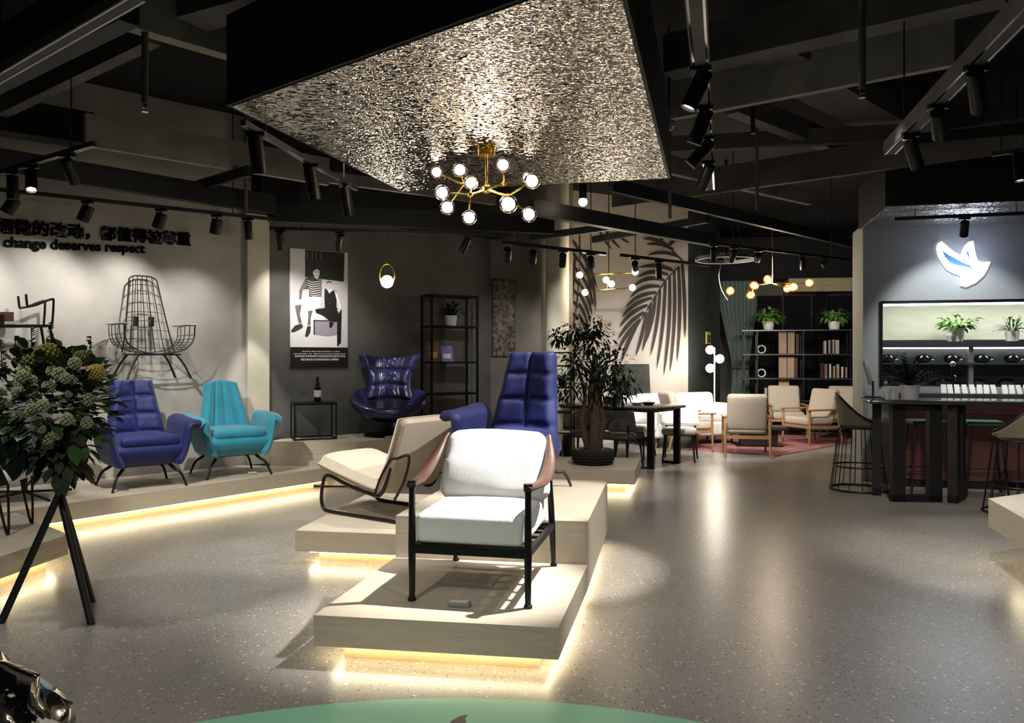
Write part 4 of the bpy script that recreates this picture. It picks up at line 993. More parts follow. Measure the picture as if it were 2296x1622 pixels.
# ================================================================ brass chandelier under the hammered panel
def chandelier():
    D0 = 5.72; o = atd(1091, 425, D0); t = thing('brass_chandelier', 'brass branching chandelier with ten glass globes under the hammered ceiling panel', 'chandelier', o)
    def q(px, py, dd=0): return atd(px, py, D0 + dd) - o
    MB().cyl(q(1091, 350), Vector((0, 0, 3.0 - o.z)), .062, 28).build('canopy', K['brass'], t)
    MB().cyl((0, 0, 0), (0, 0, 3.0 - o.z), .009, 10).build('stem', K['brass'], t)
    MB().ball((0, 0, 0), .036, 20).build('hub', K['brass'], t)
    nodes = {'a': q(1040, 415, .18), 'b': q(1055, 437, -.16), 'c': q(1129, 413, .16), 'd': q(1138, 440, -.18)}
    for k, p in nodes.items():
        MB().tube([(0, 0, 0), p], .008, 8).build('branch', K['brass'], t); MB().ball(p, .02, 12).build('joint', K['brass'], t)
    gl = [(979, 386, .42, 'a', .050), (1031, 381, .22, 'a', .056), (1003, 465, .06, 'a', .056), (1056, 410, -.05, 'b', .052), (991, 432, -.2, 'b', .054), (1052, 488, -.16, 'b', .054),
          (1128, 370, .16, 'c', .056), (1184, 400, .35, 'c', .052), (1193, 406, -.2, 'd', .058), (1140, 458, -.34, 'd', .064), (1186, 481, -.1, 'd', .056)]
    for px, py, dd, nd_, r_ in gl:
        p = q(px, py, dd); n = nodes[nd_]; e = n + (p - n) * max(0, 1 - r_ / (p - n).length)
        MB().tube([n, e], .006, 8).build('branch', K['brass'], t)
        g_ = MB().ball(p, r_, 24).build('globe', K['glass'], t); MB().ball(p, r_ * .62, 16).build('bulb', K['bulb'], g_)
    point('chandelier_light', (0, 0, .02), 32, (1, .86, .66), .06, t)
chandelier()
def branch_lamp(name, label, D0, hub, globes, links, m, r_, stemx=None, power=20):
    o = atd(*hub, D0); t = thing(name, label, 'chandelier', o)
    def q(px, py, dd=0): return atd(px, py, D0 + dd) - o
    MB().cyl((0, 0, 0), (0, 0, 4.3 - o.z), .008, 8).build('stem', K['brass'], t)
    for a, b in links: MB().tube([q(*a), q(*b)], .008, 6).build('branch', K['brass'], t)
    for i, (px, py) in enumerate(globes):
        p = q(px, py, .12 * math.sin(i * 2.1)); g_ = MB().ball(p, r_, 16).build('globe', m[0], t)
        if m[1]: MB().ball(p, r_ * .6, 12).build('bulb', m[1], g_)
    point('lamp_light', (0, 0, -.1), power, (1, .82, .58), .15, t)
branch_lamp('globe_chandelier', 'thin brass chandelier with small white globes in front of the palm mural', 11.5, (1365, 618),
            [(1300, 617), (1312, 656), (1359, 628), (1371, 637), (1424, 610), (1418, 645)], [((1300, 617), (1424, 612)), ((1312, 654), (1418, 645)), ((1365, 618), (1360, 650)), ((1359, 628), (1371, 637))], (K['bulb'], None), .047, power=30)
K['amberglass'] = mat('amber_glass', (255, 190, 110), .02, trans=.9, ior=1.2)
branch_lamp('amber_chandelier', 'brass branch chandelier with amber glass globes in front of the shelving unit', 11.8, (1732, 636),
            [(1637, 653), (1683, 662), (1691, 641), (1721, 627), (1766, 647), (1778, 645), (1815, 635)], [((1637, 653), (1683, 652)), ((1683, 662), (1691, 641)), ((1691, 641), (1732, 634)), ((1721, 627), (1732, 636)), ((1732, 636), (1766, 645)), ((1732, 636), (1815, 635))], (K['amberglass'], K['bulbamber']), .066, power=40)
# ring pendant
o = atd(1628, 584, 11.3); t = thing('ring_pendant', 'large flat ring pendant lamp hanging above the far lounge', 'pendant lamp', o)
MB().lathe([(.40, 0), (.43, 0), (.43, .045), (.40, .045), (.40, 0)], 56, cap=False).build('ring', K['ringgrey'] if K.setdefault('ringgrey', mat('ring_grey', (90, 86, 82), .4, .5)) else None, t)
MB().lathe([(.403, -.004), (.427, -.004), (.427, -.001), (.403, -.001), (.403, -.004)], 56, cap=False).build('diffuser', glow('ring_glow', (255, 244, 228), .5), t)
for a in (30, 150, 270): MB().cyl((.415 * math.cos(R(a)), .415 * math.sin(R(a)), .04), (0, 0, 1.1), .003, 6).build('suspension_wire', K['black'], t)
MB().cyl((0, 0, 1.09), (0, 0, 4.3 - o.z), .02, 8).build('canopy', K['black'], t)
for i in range(7): MB().cyl((0, 0, .0), (.08 * math.cos(i), .08 * math.sin(i), .11), .012, 6).build('crystal_rod', K['chrome'], t)
pts = smoothpath([atd(1617, 592, 11.3) - o, atd(1612, 620, 11.3) - o, atd(1618, 650, 11.3) - o, atd(1632, 674, 11.3) - o], 6)
MB().tube(pts, .005, 6).build('cord', K['greige'], t)
# globe floor lamp in front of the slate wall
fl = atd(1602, 0, 14.2); t = thing('globe_floor_lamp', 'thin white floor lamp with three glowing globes against the slate wall', 'floor lamp', (fl.x, fl.y, 0))
MB().lathe([(0, 0), (.14, 0), (.14, .02), (0, .02)], 24).build('base', K['ceramic'], t); MB().cyl((0, 0, .02), (0, 0, 1.66), .012, 8).build('pole', K['ceramic'], t)
for dx, py in ((-.085, 785), (.085, 805), (-.085, 826)):
    z = 1.5 - (py - 800) * 14.2 / 1780; MB().ball((dx, -.03, z), .078, 20).build('globe', K['bulb'], t)
point('lamp_light', (0, -.15, 1.45), 25, (1, .9, .75), .1, t)
# gold framed plaque
sd = (Vector((4.35, 16.6, 0)) - MWb).normalized(); sn = Vector((sd.y, -sd.x, 0)); p = onplane(1588, 758, MWb + sn * .03, sn)
t = thing('wall_plaque', 'small gold framed plaque on the slate wall above the globe floor lamp', 'plaque', p, math.atan2(sd.y, sd.x))
MB().box((0, .0, 0), (.30, .02, .24)).build('frame', K['plaquegold'] if K.setdefault('plaquegold', mat('plaque_gold', (206, 196, 120), .4)) else None, t, smooth=False)
MB().box((0, -.013, -.02), (.22, .006, .15)).build('face', mat('plaque_dark', (96, 88, 40), .4), t, smooth=False)
# ================================================================ neon bird on the bar building
def bird():
    def q(zx, zy): p = onplane(1860 + zx / 4.7706, 440 + zy / 4.7706, BA + Vector((0, 0, 0)) + (BM.to_3x3() @ Vector((0, -.04, 0))), BM.to_3x3() @ Vector((0, -1, 0))); return p
    o = q(1430, 740); t = thing('neon_bird_sign', 'white neon bird logo glowing on the grey wall above the bar recess', 'neon sign', o, R(-14))
    inv = (Matrix.Translation(o) @ Matrix.Rotation(R(-14), 4, 'Z')).inverted()
    L = lambda pts: [inv @ q(*p) for p in pts]
    out = [(1195, 482), (1155, 510), (1143, 560), (1160, 640), (1205, 720), (1250, 785), (1320, 825), (1400, 855), (1400, 960), (1465, 972), (1560, 930), (1650, 850), (1690, 780), (1720, 703), (1640, 705), (1585, 695), (1560, 620), (1548, 560), (1535, 478), (1490, 488), (1445, 530), (1415, 590), (1400, 635), (1340, 600), (1290, 565), (1240, 520)]
    h1 = [(1200, 570), (1235, 600), (1280, 632), (1350, 668), (1430, 712), (1500, 740), (1545, 785), (1555, 825), (1520, 775), (1440, 752), (1350, 738), (1280, 705), (1230, 650)]
    h2 = [(1478, 572), (1492, 610), (1502, 668), (1475, 640), (1462, 610)]
    cu = bpy.data.curves.new('c', 'CURVE'); cu.dimensions = '2D'; cu.fill_mode = 'BOTH'; cu.extrude = .012
    for poly in (out, h1, h2):
        s_ = cu.splines.new('POLY'); pp = L(poly); s_.points.add(len(pp) - 1); s_.use_cyclic_u = True
        for i, p in enumerate(pp): s_.points[i].co = (p.x, p.z, 0, 1)
    ob = bpy.data.objects.new('c', cu); C.objects.link(ob); bpy.context.view_layer.update()
    me = bpy.data.meshes.new_from_object(ob.evaluated_get(bpy.context.evaluated_depsgraph_get())); bpy.data.objects.remove(ob)
    me.materials.clear(); me.materials.append(glow('neon_white', (232, 240, 255), 1.5)); ob = bpy.data.objects.new('bird_tube', me); C.objects.link(ob); ob.parent = t; ob.rotation_euler = (R(90), 0, 0)
    cu = bpy.data.curves.new('c', 'CURVE'); cu.dimensions = '2D'; cu.fill_mode = 'BOTH'; cu.extrude = .004
    for poly in (h1, h2):
        s_ = cu.splines.new('POLY'); pp = L(poly); s_.points.add(len(pp) - 1); s_.use_cyclic_u = True
        for i, p in enumerate(pp): s_.points[i].co = (p.x, p.z, 0, 1)
    ob = bpy.data.objects.new('c', cu); C.objects.link(ob); bpy.context.view_layer.update()
    me = bpy.data.meshes.new_from_object(ob.evaluated_get(bpy.context.evaluated_depsgraph_get())); bpy.data.objects.remove(ob)
    me.materials.clear(); me.materials.append(mat('bird_blue', (70, 130, 170), .4)); ob = bpy.data.objects.new('blue_backing', me); C.objects.link(ob); ob.parent = t; ob.rotation_euler = (R(90), 0, 0); ob.location = (0, .015, 0)
    point('neon_light', (0, -.22, .05), 5, (.6, .68, 1), .2, t)
bird()
# ================================================================ palm mural on the far wall
def mural():
    n = MWn; p0 = MWa + n * .012
    A = onplane(1262, 900, p0, n); Bp = onplane(1540, 470, p0, n)
    t = thing('palm_mural', 'palm leaf mural in dark brown over the pale far wall', 'mural', Vector((A.x, A.y, 0)), math.atan2(MWd.y, MWd.x)); o = t.location.copy()
    rot = Matrix.Rotation(-math.atan2(MWd.y, MWd.x), 3, 'Z')
    def q(px, py, e=0): p = onplane(px, py, p0 + n * e, n); return rot @ (p - o)
    ink = mat('palm_ink', (56, 48, 47), .8)
    def blade(a, b, w_, sag, e):
        """one leaflet from rib point a to tip b, bowed by sag, in picture pixels of the wall"""
        m_ = MB(); a, b = Vector(a), Vector(b); d = b - a; pp = Vector((-d.y, d.x)).normalized(); vs = []
        N = 8
        for k in range(N + 1):
            s_ = k / N; c = a + d * s_ + pp * sag * math.sin(PI * s_) * .5; ww = w_ * (.25 + .75 * math.sin(PI * min(1, .15 + s_ * .85)) ** .7) * .5 if k < N else 0
            vs += [q(c.x + pp.x * ww, c.y + pp.y * ww, e), q(c.x - pp.x * ww, c.y - pp.y * ww, e)]
        m_.add(vs, [(2 * k, 2 * k + 1, 2 * k + 3, 2 * k + 2) for k in range(N)]); return m_
    def frond(name, rib, left, right, w_, w2=None):
        f = MB(); e = .001
        for i, (a, b, sg) in enumerate(left + right):
            e += .0002; m_ = blade(a, b, w_ if i < len(left) or not w2 else w2, sg, e); f.add(m_.v, m_.f)
        for a, b in zip(rib, rib[1:]): m_ = blade(a, b, 3.5, 0, .006); f.add(m_.v, m_.f)
        f.build(name, ink, t, smooth=False, recalc=False)
    # big frond, rib from the upper right down to (1395,770)
    rib = [(1522, 598), (1508, 612), (1490, 632), (1476, 655), (1462, 676), (1448, 700), (1436, 720), (1420, 745)]
    left = [((1508, 606), (1432, 600), 14), ((1498, 616), (1428, 622), 18), ((1490, 628), (1420, 642), 20), ((1480, 642), (1412, 668), 20), ((1472, 656), (1402, 690), 18), ((1462, 668), (1394, 712), 16), ((1452, 684), (1388, 735), 15),
            ((1444, 700), (1385, 762), 12), ((1436, 716), (1384, 790), 10), ((1428, 730), (1392, 815), 6)]
    right = [((1530, 590), (1536, 760), -4), ((1522, 598), (1518, 815), -8), ((1512, 606), (1502, 838), -10), ((1502, 618), (1488, 845), -10), ((1492, 630), (1472, 830), -8), ((1480, 650), (1458, 800), -8), ((1470, 664), (1448, 770), -6), ((1460, 680), (1440, 790), -4), ((1450, 700), (1425, 800), -4)]
    frond('palm_frond', rib, left, right, 9.5, 8)
    # left frond behind the pendant globes
    rib = [(1300, 520), (1300, 600), (1296, 660), (1290, 705), (1284, 740)]
    right = [((1298, 560 + k * 24), (1340 - k * 4, 650 + k * 20), -10) for k in range(7)] + [((1310, 560), (1326, 690), -6), ((1318, 560), (1336, 700), -5)]
    left = [((1297, 560 + k * 26), (1274, 530 + k * 28), 4) for k in range(8)] + [((1290, 570), (1284, 680), 3), ((1282, 565), (1278, 640), 2)]
    frond('palm_frond', rib, left, right, 7, 6.5)
    # upper fronds that hang from the top edge
    frond('palm_frond', [(1272, 470), (1330, 482), (1375, 490)], [((1278 + k * 11, 474 + k * 1.5), (1284 + k * 12, 500 + k * 1.5), 0) for k in range(9)], [((1345, 520), (1372, 560), 3), ((1358, 518), (1392, 558), 4), ((1380, 522), (1412, 545), 4)], 6)
    frond('palm_frond', [(1535, 590), (1490, 545), (1450, 530)], [((1510, 560), (1448, 548), 12), ((1500, 552), (1440, 535), 10), ((1520, 575), (1452, 572), 14)], [((1500, 550), (1530, 520), 2), ((1480, 540), (1510, 505), 2), ((1460, 532), (1480, 500), 2)], 8)
mural()
# leaning dark framed picture on the floor under the mural
a = Vector((2.24, 13.96, 0)); t = thing('leaning_canvas', 'large dark canvas leaning against the palm mural wall behind the ficus', 'picture', (a.x - .12, a.y - .12, .0), R(30))
M_ = Matrix.Rotation(R(-4), 3, 'X'); MB().box((0, 0, .69), (.75, .03, 1.36), M=M_).build('canvas', mat('dark_canvas', (44, 48, 44), .6, var=.5, vs=3), t, smooth=False)
# ================================================================ ficus tree
def ficus():
    p = atz(1330, 1040, .24); t = thing('ficus_tree', 'leafy potted ficus with twisted trunks on the low platform beside the dining table', 'potted tree', p)
    b = MB(); b.lathe([(0, 0), (.20, 0), (.245, .06), (.25, .14), (.235, .17), (.20, .16), (0, .15)], 36)
    b.build('basket_pot', mat('black_basket', (22, 20, 20), .8, bump=1, bs=60), t)
    w_ = MB()
    for k in range(5): w_.tube([((.222 + .028 * math.sin(PI * (.1 + k * .2))) * math.cos(2 * PI * q / 36), (.222 + .028 * math.sin(PI * (.1 + k * .2))) * math.sin(2 * PI * q / 36), .02 + k * .032 + .006 * (q % 2)) for q in range(36)], .009, 5, True)
    w_.build('weave', mat('black_basket', 0), t); MB().lathe([(0, .15), (.2, .15)], 20).build('soil', mat('soil', (40, 32, 26), .95), t)
    rnd = random.Random(12); tr = MB()
    tr.tube(smoothpath([(0, 0, .12), (.02, 0, .45), (-.02, .02, .8), (.03, 0, 1.25)], 6), [.075 - .0022 * i for i in range(19)], 10)
    for s_, x in ((1, .10), (-1, -.12), (.4, .05)): tr.tube(smoothpath([(x * .4, -.03 * s_, .14), (x * 1.1, -.04 * s_, .5), (x * .8, .0, .8), (x * 1.7, .04 * s_, 1.2)], 6), [.042 - .0015 * i for i in range(19)], 8)
    for k in range(12):
        a = rnd.uniform(0, 6.28); z = rnd.uniform(.7, 1.2); tr.tube(smoothpath([(0, 0, z), (.15 * math.cos(a), .15 * math.sin(a), z + .12), (.34 * math.cos(a), .34 * math.sin(a), z + .2)], 4), .012, 5)
    tr.build('trunk', K['bark'], t)
    l = MB(); cl = [(0, 0, 1.42, .28), (-.22, .05, 1.20, .24), (.2, -.05, 1.16, .27), (-.3, -.05, .92, .2), (.33, .03, .95, .22), (.05, -.1, 1.0, .26), (.0, 0, 1.6, .16), (-.22, 0, 1.55, .16), (.28, 0, .8, .15), (-.42, 0, 1.5, .1)]
    for cx, cy, cz, cr in cl:
        for k in range(int(620 * cr)):
            d = Vector((rnd.gauss(0, 1), rnd.gauss(0, 1), rnd.gauss(0, .8))).normalized(); q = Vector((cx, cy, cz)) + d * cr * rnd.random() ** .5
            l.leaf(q, d + Vector((rnd.uniform(-.6, .6), rnd.uniform(-.6, .6), rnd.uniform(-.7, .3))), rnd.uniform(.06, .10), .03, droop=.4)
    l.build('foliage', K['leafdark'], t, recalc=False)
    g_ = MB()
    for k in range(60):
        a = rnd.uniform(0, 6.28); r_ = rnd.uniform(.1, .2); g_.leaf((r_ * math.cos(a), r_ * math.sin(a), .15), (math.cos(a), math.sin(a), .8), .08, .03, droop=.5)
    g_.build('ground_cover', K['leafmid'], t, recalc=False)
ficus()
# light rack with trailing plant just behind the navy high-back chair
a = atd(1258, 0, 10.3); t = rack('ladder_rack', 'thin black ladder rack behind the navy high-back chair, beside the ficus', (a.x, a.y, 0), R(-12), .30, .28, 1.56, (.52, .78, 1.10, 1.38, 1.55), r=.009, m='blackmetal', board=False)
for z, s_ in ((1.385, 1),): pass
potted('trailing_plant', 'small light green trailing plant on the thin ladder rack', (a.x + .02, a.y, 1.11), .06, .09, .13, 90, .08, .028, 'leaflight', 9, potm='blackmetal', up=.7, droop=.9)
for z in (1.10, .52): MB().box((0, 0, z), (.30, .28, .01)).build('shelf_board', K['paper'] if z < 1 else K['black'], t, smooth=False)
# ================================================================ dining table and chairs
C0 = Vector((1.90, 10.45, 0)); ud = Vector((-.78, .62, 0)).normalized(); wd_ = Vector((.62, .78, 0)); TA = math.atan2(-ud.y, -ud.x)
tc = C0 + ud * .80 + wd_ * .45
t = thing('dining_table', 'long dark dining table on black steel legs behind the ficus', 'table', tc, TA)
MB().rbox((0, 0, .80), (1.56, .92, .035), .006, 4).build('tabletop', mat('dark_tabletop', (62, 56, 52), .25, var=.2, vs=5, stretch=(2, 14, 14)), t)
for sx in (-1, 1):
    for sy in (-1, 1):
        x, y = sx * .68, sy * .38; MB().box((x, y, .39), (.085, .055, .78)).build('leg', K['blackmetal'], t, smooth=False)
        MB().box((x + sx * .0 - .08, y, .012), (.24, .06, .024)).build('foot', K['blackmetal'], t, smooth=False)
MB().box((0, 0, .765), (1.4, .7, .03)).build('apron', K['blackmetal'], t, smooth=False)
def dining_chair(label, loc, rz, m, group=None, H=.78):
    t = thing('dining_chair', label, 'chair', loc, rz, group)
    MB().rbox((0, -.02, .43), (.48, .46, .085), .035, 12, lambda p: (p.x * (1 - .1 * (p.y > 0) * p.y / .23), p.y, p.z)).build('seat', K[m], t)
    MB().pad(lambda u, v: Vector(((u - .5) * (.54 - .04 * v), .20 + .06 * v - .17 * (2 * u - 1) ** 2, .50 + (H - .50) * v)), 20, 12, .032, .028, .1, .07, .15).build('backrest', K[m], t)
    for sx in (-1, 1):
        MB().tube([(sx * .19, -.17, .40), (sx * .225, -.21, 0)], [.018, .012], 8).build('leg', K['darkwood'], t)
        MB().tube([(sx * .21, .16, .58), (sx * .20, .15, .40), (sx * .235, .25, 0)], [.016, .02, .012], 8).build('leg', K['darkwood'], t)
    MB().bar((-.19, -.16, .385), (.19, -.16, .385), .03, .03).bar((-.2, .14, .385), (.2, .14, .385), .03, .03).build('frame', K['darkwood'], t, smooth=False)
    return t
DG = 'chairs around the dining table'
dining_chair('grey dining chair with low curved back right of the ficus trunk, tucked under the table', C0 + ud * .55 + wd_ * .02, TA + PI, 'greyfab', DG)
dining_chair('grey dining chair half hidden behind the ficus trunk and pot', C0 + ud * 1.17 + wd_ * .02, TA + PI, 'greyfab', DG)
dining_chair('white dining chair with rounded back on the far side of the dining table', C0 + ud * .98 + wd_ * 1.16, TA + R(8), 'white', DG, .90)
dining_chair('white dining chair on the far side near the right end of the dining table', C0 + ud * .22 + wd_ * 1.12, TA + R(22), 'white', DG, .80)
for px, sc_, lb in ((1428, .09, 'small clear dish on the dining table, left of the other'), (1454, .10, 'small dark dish on the dining table near its right end')):
    p = atz(px, 908, .82); t = thing('table_dish', lb, 'dish', (p.x, p.y, .8185)); MB().lathe([(0, 0), (sc_ * .6, 0), (sc_, .035), (sc_ * .94, .035), (sc_ * .55, .008), (0, .008)], 24).build('dish', K['ceramic'] if px < 1440 else K['black'], t)
p = C0 + ud * 1.0 + wd_ * .5; t = thing('tissue_box', 'small dark box on the dining table beside the ficus trunk', 'box', (p.x, p.y, .8185), TA)
MB().box((0, 0, .05), (.2, .12, .10)).build('box', K['black'], t, smooth=False); MB().box((0, 0, .105), (.12, .06, .012)).build('paper', K['paper'], t, smooth=False)
# ================================================================ far lounge: rug, sofa, armchairs
rugp = [(2.75, 12.8), (4.0, 11.95), (6.4, 14.3), (5.6, 15.9), (3.9, 15.6)]
t = thing('area_rug', 'worn pink rug under the far lounge chairs', 'rug', (4.4, 13.8, 0)); MB().prism([(x - 4.4, y - 13.8) for x, y in rugp], 0, .012).build('pile', mat('pink_rug', (158, 106, 104), .95, var=.3, vs=4, bump=.5, bs=80), t, smooth=False)
def sofa(label, loc, rz):
    t = thing('sofa', label, 'sofa', loc, rz)
    MB().rbox((0, 0, .28), (1.7, .80, .24), .05, 8).build('base', K['white'], t)
    for s_ in (-1, 1): MB().rbox((s_ * .40, -.04, .46), (.78, .68, .16), .06, 10).build('seat_cushion', K['white'], t); MB().rbox((s_ * .40, .26, .66), (.78, .2, .42), .08, 10, None, Matrix.Rotation(R(-8), 3, 'X')).build('back_cushion', K['white'], t); MB().rbox((s_ * .84, 0, .48), (.16, .80, .42), .06, 8).build('armrest', K['white'], t)
    for sx in (-1, 1):
        for sy in (-1, 1): MB().cyl((sx * .75, sy * .33, 0), (sx * .75, sy * .33, .17), .02, 8).build('leg', K['darkwood'], t)
sofa('white fabric sofa behind the dining table in front of the palm mural', (2.95, 13.62, 0), R(24))
def wood_armchair(label, loc, rz, m='greige', group='far lounge armchairs'):
    t = thing('wood_armchair', label, 'armchair', loc, rz, group)
    MB().rbox((0, -.02, .40), (.56, .60, .14), .05, 10).build('seat_cushion', K[m], t)
    MB().rbox((0, .29, .66), (.58, .13, .56), .055, 10, None, Matrix.Rotation(R(-14), 3, 'X')).build('back_cushion', K[m], t)
    for s_ in (-1, 1):
        MB().tube([(s_ * .32, -.30, 0), (s_ * .32, -.29, .58)], [.016, .02], 8).build('leg', K['ashwood'], t)
        MB().tube([(s_ * .32, .42, 0), (s_ * .32, .34, .35), (s_ * .32, .28, .58)], [.014, .022, .018], 8).build('leg', K['ashwood'], t)
        MB().rbox((s_ * .32, -.02, .59), (.065, .66, .028), .01, 6).build('armrest', K['ashwood'], t)
        MB().bar((s_ * .32, -.29, .31), (s_ * .32, .35, .29), .025, .05).build('side_rail', K['ashwood'], t, smooth=False)
    MB().bar((-.32, -.29, .31), (.32, -.29, .31), .025, .05).build('cross_rail', K['ashwood'], t, smooth=False); MB().bar((-.32, .33, .29), (.32, .33, .29), .025, .05).build('cross_rail', K['ashwood'], t, smooth=False)
wood_armchair('beige wooden armchair seen from behind at the front edge of the pink rug', (3.56, 12.1, .012), R(168))
wood_armchair('beige wooden armchair turned sideways between the white sofa and the chair seen from behind', (2.82, 12.78, .012), R(98), 'beige')
wood_armchair('taupe wooden armchair facing the camera at the back of the rug before the shelves', (5.15, 14.9, .012), R(-10))
wood_armchair('taupe wooden armchair at the back right of the rug, partly behind the bar stool', (6.1, 14.7, .012), R(-32))
wood_armchair('taupe wooden armchair turned sideways right of the coffee table', (5.1, 13.6, .012), R(-68))
t = thing('coffee_table', 'low dark coffee table on the pink rug between the armchairs', 'coffee table', (4.12, 13.3, .012), R(-10))
MB().rbox((0, 0, .30), (.90, .55, .05), .012, 6).build('tabletop', K['darkwood'], t); MB().box((0, 0, .14), (.6, .32, .27)).build('pedestal', K['darkwood'], t, smooth=False); MB().box((0, 0, .012), (.75, .45, .02)).build('base', K['blackmetal'], t, smooth=False)
# ================================================================ curtain, shelving unit, far room
def curtain():
    a, b = atd(1614, 0, 16.85), atd(1697, 0, 16.75); L = (b - a).length; t = thing('curtain', 'tall green curtain tied to a narrow waist left of the shelving unit', 'curtain', (a.x, a.y, 0), math.atan2(b.y - a.y, b.x - a.x))
    def P(u, v):
        z = 3.1 * v; k = 1.0
        if z < 1.25: k = .42 + .10 * (1.25 - z)
        else: k = .42 + .58 * min(1, (z - 1.25) / 1.3) ** 1.1
        return Vector((L * (.5 + .12 * (1 - k)) + (u - .5) * L * k, .05 * math.sin(u * 2 * PI * 9) * (.5 + .5 * k), z))
    MB().pad(P, 110, 30, .004, .004, .01).build('drape', mat('green_velvet', (66, 96, 84), .85, sheen=.4, var=.1, vs=6), t)
    z = 1.25; MB().tube([(L * .57 + .22 * L * math.cos(2 * PI * k / 24), .07 * math.sin(2 * PI * k / 24), z) for k in range(24)], .02, 6, True).build('tieback', mat('green_tie', (40, 60, 52), .8), t)
    MB().cyl((-.1, 0, 3.12), (L + .1, 0, 3.12), .015, 8).build('curtain_rod', K['black'], t)
curtain()
SA, SB = atd(1668, 0, 16.1), atd(1945, 0, 15.6); SL = (SB - SA).length; SR = math.atan2(SB.y - SA.y, SB.x - SA.x); SM = (SA + SB) / 2; SM.z = 0
t = thing('shelving_unit', 'wide open steel shelving unit with plants on top at the back of the far lounge', 'shelf', SM, SR)
K['satin'] = mat('satin_steel', (96, 90, 86), .3, .8)
for x in (-SL / 2, -SL / 2 + .25, -.05, SL / 2 - .35, SL / 2):
    for y in (-.17, .17): MB().box((x, y, 1.0), (.025, .025, 2.0)).build('post', K['blackmetal'], t, smooth=False)
for z in (.12, .62, 1.06, 1.54, 2.02):
    MB().box((0, 0, z), (SL + .1, .40, .022)).build('shelf_board', K['satin'], t, smooth=False)
def sh(x, y, z): return SM + Matrix.Rotation(SR, 3, 'Z') @ Vector((x, y, z))
potted('potted_plant', 'bright green bushy plant on top of the shelving unit, nearer the curtain', sh(-SL / 2 + .48, 0, 2.038), .12, .18, .26, 130, .17, .06, 'leaflight', 15, up=.8, droop=.8)
potted('potted_plant', 'bright green bushy plant on top of the shelving unit, nearer the bar wall', sh(SL / 2 - .62, 0, 2.038), .12, .16, .26, 130, .16, .06, 'leaflight', 16, up=.8, droop=.8)
PB = 'wooden boards on the shelving unit'
K['plank'] = mat('pale_plank', (168, 142, 116), .6, var=.25, vs=3, stretch=(12, 12, 1)); K['plank2'] = mat('dark_plank', (70, 48, 38), .6, var=.3, vs=3, stretch=(12, 12, 1))
for i, (px, z, h_, w_, m) in enumerate(((1757, 1.0775, .42, .15, 'plank'), (1775, 1.0775, .42, .13, 'plank'), (1787, 1.0775, .40, .06, 'plank2'), (1757, 1.5575, .44, .15, 'plank'), (1776, 1.5575, .44, .13, 'plank'), (1790, 1.5575, .40, .06, 'plank2'), (1760, .6375, .40, .20, 'plank'))):
    x = (px - (1668 + 1945) / 2) / (1945 - 1668) * SL; nm = ['first', 'second', 'narrow dark'][i % 3] if i < 6 else 'only'
    t = tag(MB().box((0, 0, h_ / 2), (w_, .05, h_)).build('sample_board', K[m], smooth=False), '%s wooden sample board standing on the %s shelf' % (nm, ['middle', 'upper', 'lower'][i // 3]), 'board', PB); t.location = sh(x, .02, z); t.rotation_euler = (0, 0, SR)
rnd = random.Random(77); bc_ = [(120, 40, 44), (180, 160, 130), (60, 66, 80), (150, 120, 60), (200, 194, 180), (80, 60, 50)]
k = 0
for sx, z, n, zone in ((-SL / 2 + .42, .6375, 6, 'lower shelf left of the boards'), (SL / 2 - .86, 1.0775, 7, 'middle shelf at the right'), (SL / 2 - .80, 1.5575, 4, 'upper shelf at the right')):
    for i in range(n):
        th = rnd.uniform(.03, .06); h_ = rnd.uniform(.2, .29); c_ = bc_[k % 6]; cn = ['dark red', 'tan', 'slate blue', 'ochre', 'cream', 'brown'][k % 6]; k += 1
        t = thing('book', '%s book, number %s from the left on the %s' % (cn, ['one', 'two', 'three', 'four', 'five', 'six', 'seven'][i], zone), 'book', sh(sx + i * .075, 0, z), SR, 'books on the shelving unit')
        MB().box((0, 0, h_ / 2), (th, .18, h_)).build('cover', mat('cover_' + cn.replace(' ', '_'), c_, .6), t, smooth=False); MB().box((0, -.002, h_ / 2 + .004), (th * .7, .176, h_ * .98)).build('pages', K['paper'], t, smooth=False)
for i, (px, py) in enumerate(((1709, 785), (1707, 805), (1709, 823))):
    p = atd(px, py, 15.1); x = (px - 1806.5) / 277 * SL; z = (1.5575, 1.0775, 1.0775)[i]
    if i == 1: continue
    t = tag(MB().tube([(.075 * math.cos(2 * PI * k / 24), 0, .09 + .075 * math.sin(2 * PI * k / 24)) for k in range(24)], .014, 8, True).build('ring_ornament', K['ceramic']), 'white ring ornament standing on the %s shelf near the curtain' % ('upper', '', 'middle')[i], 'ornament', 'ring ornaments'); t.location = sh(x, 0, z); t.rotation_euler = (0, 0, SR)
# dark glazing of the far room
t = thing('glass_partition', 'dark glass partition with slim black mullions behind the shelving unit', 'partition', (6.6, 17.1, 0), R(-6))
for x in (-1.7, -.75, .15, 1.05, 1.95): MB().box((x, 0, 1.42), (.05, .06, 2.84)).build('mullion', K['blackmetal'], t, smooth=False)
for i, x in enumerate((-1.225, -.3, .6)): MB().box((x, 0, 1.42), (.88, .012, 2.8)).build('pane', mat('smoked_glass', (60, 62, 64), .04, trans=.75, ior=1.3), t, smooth=False)
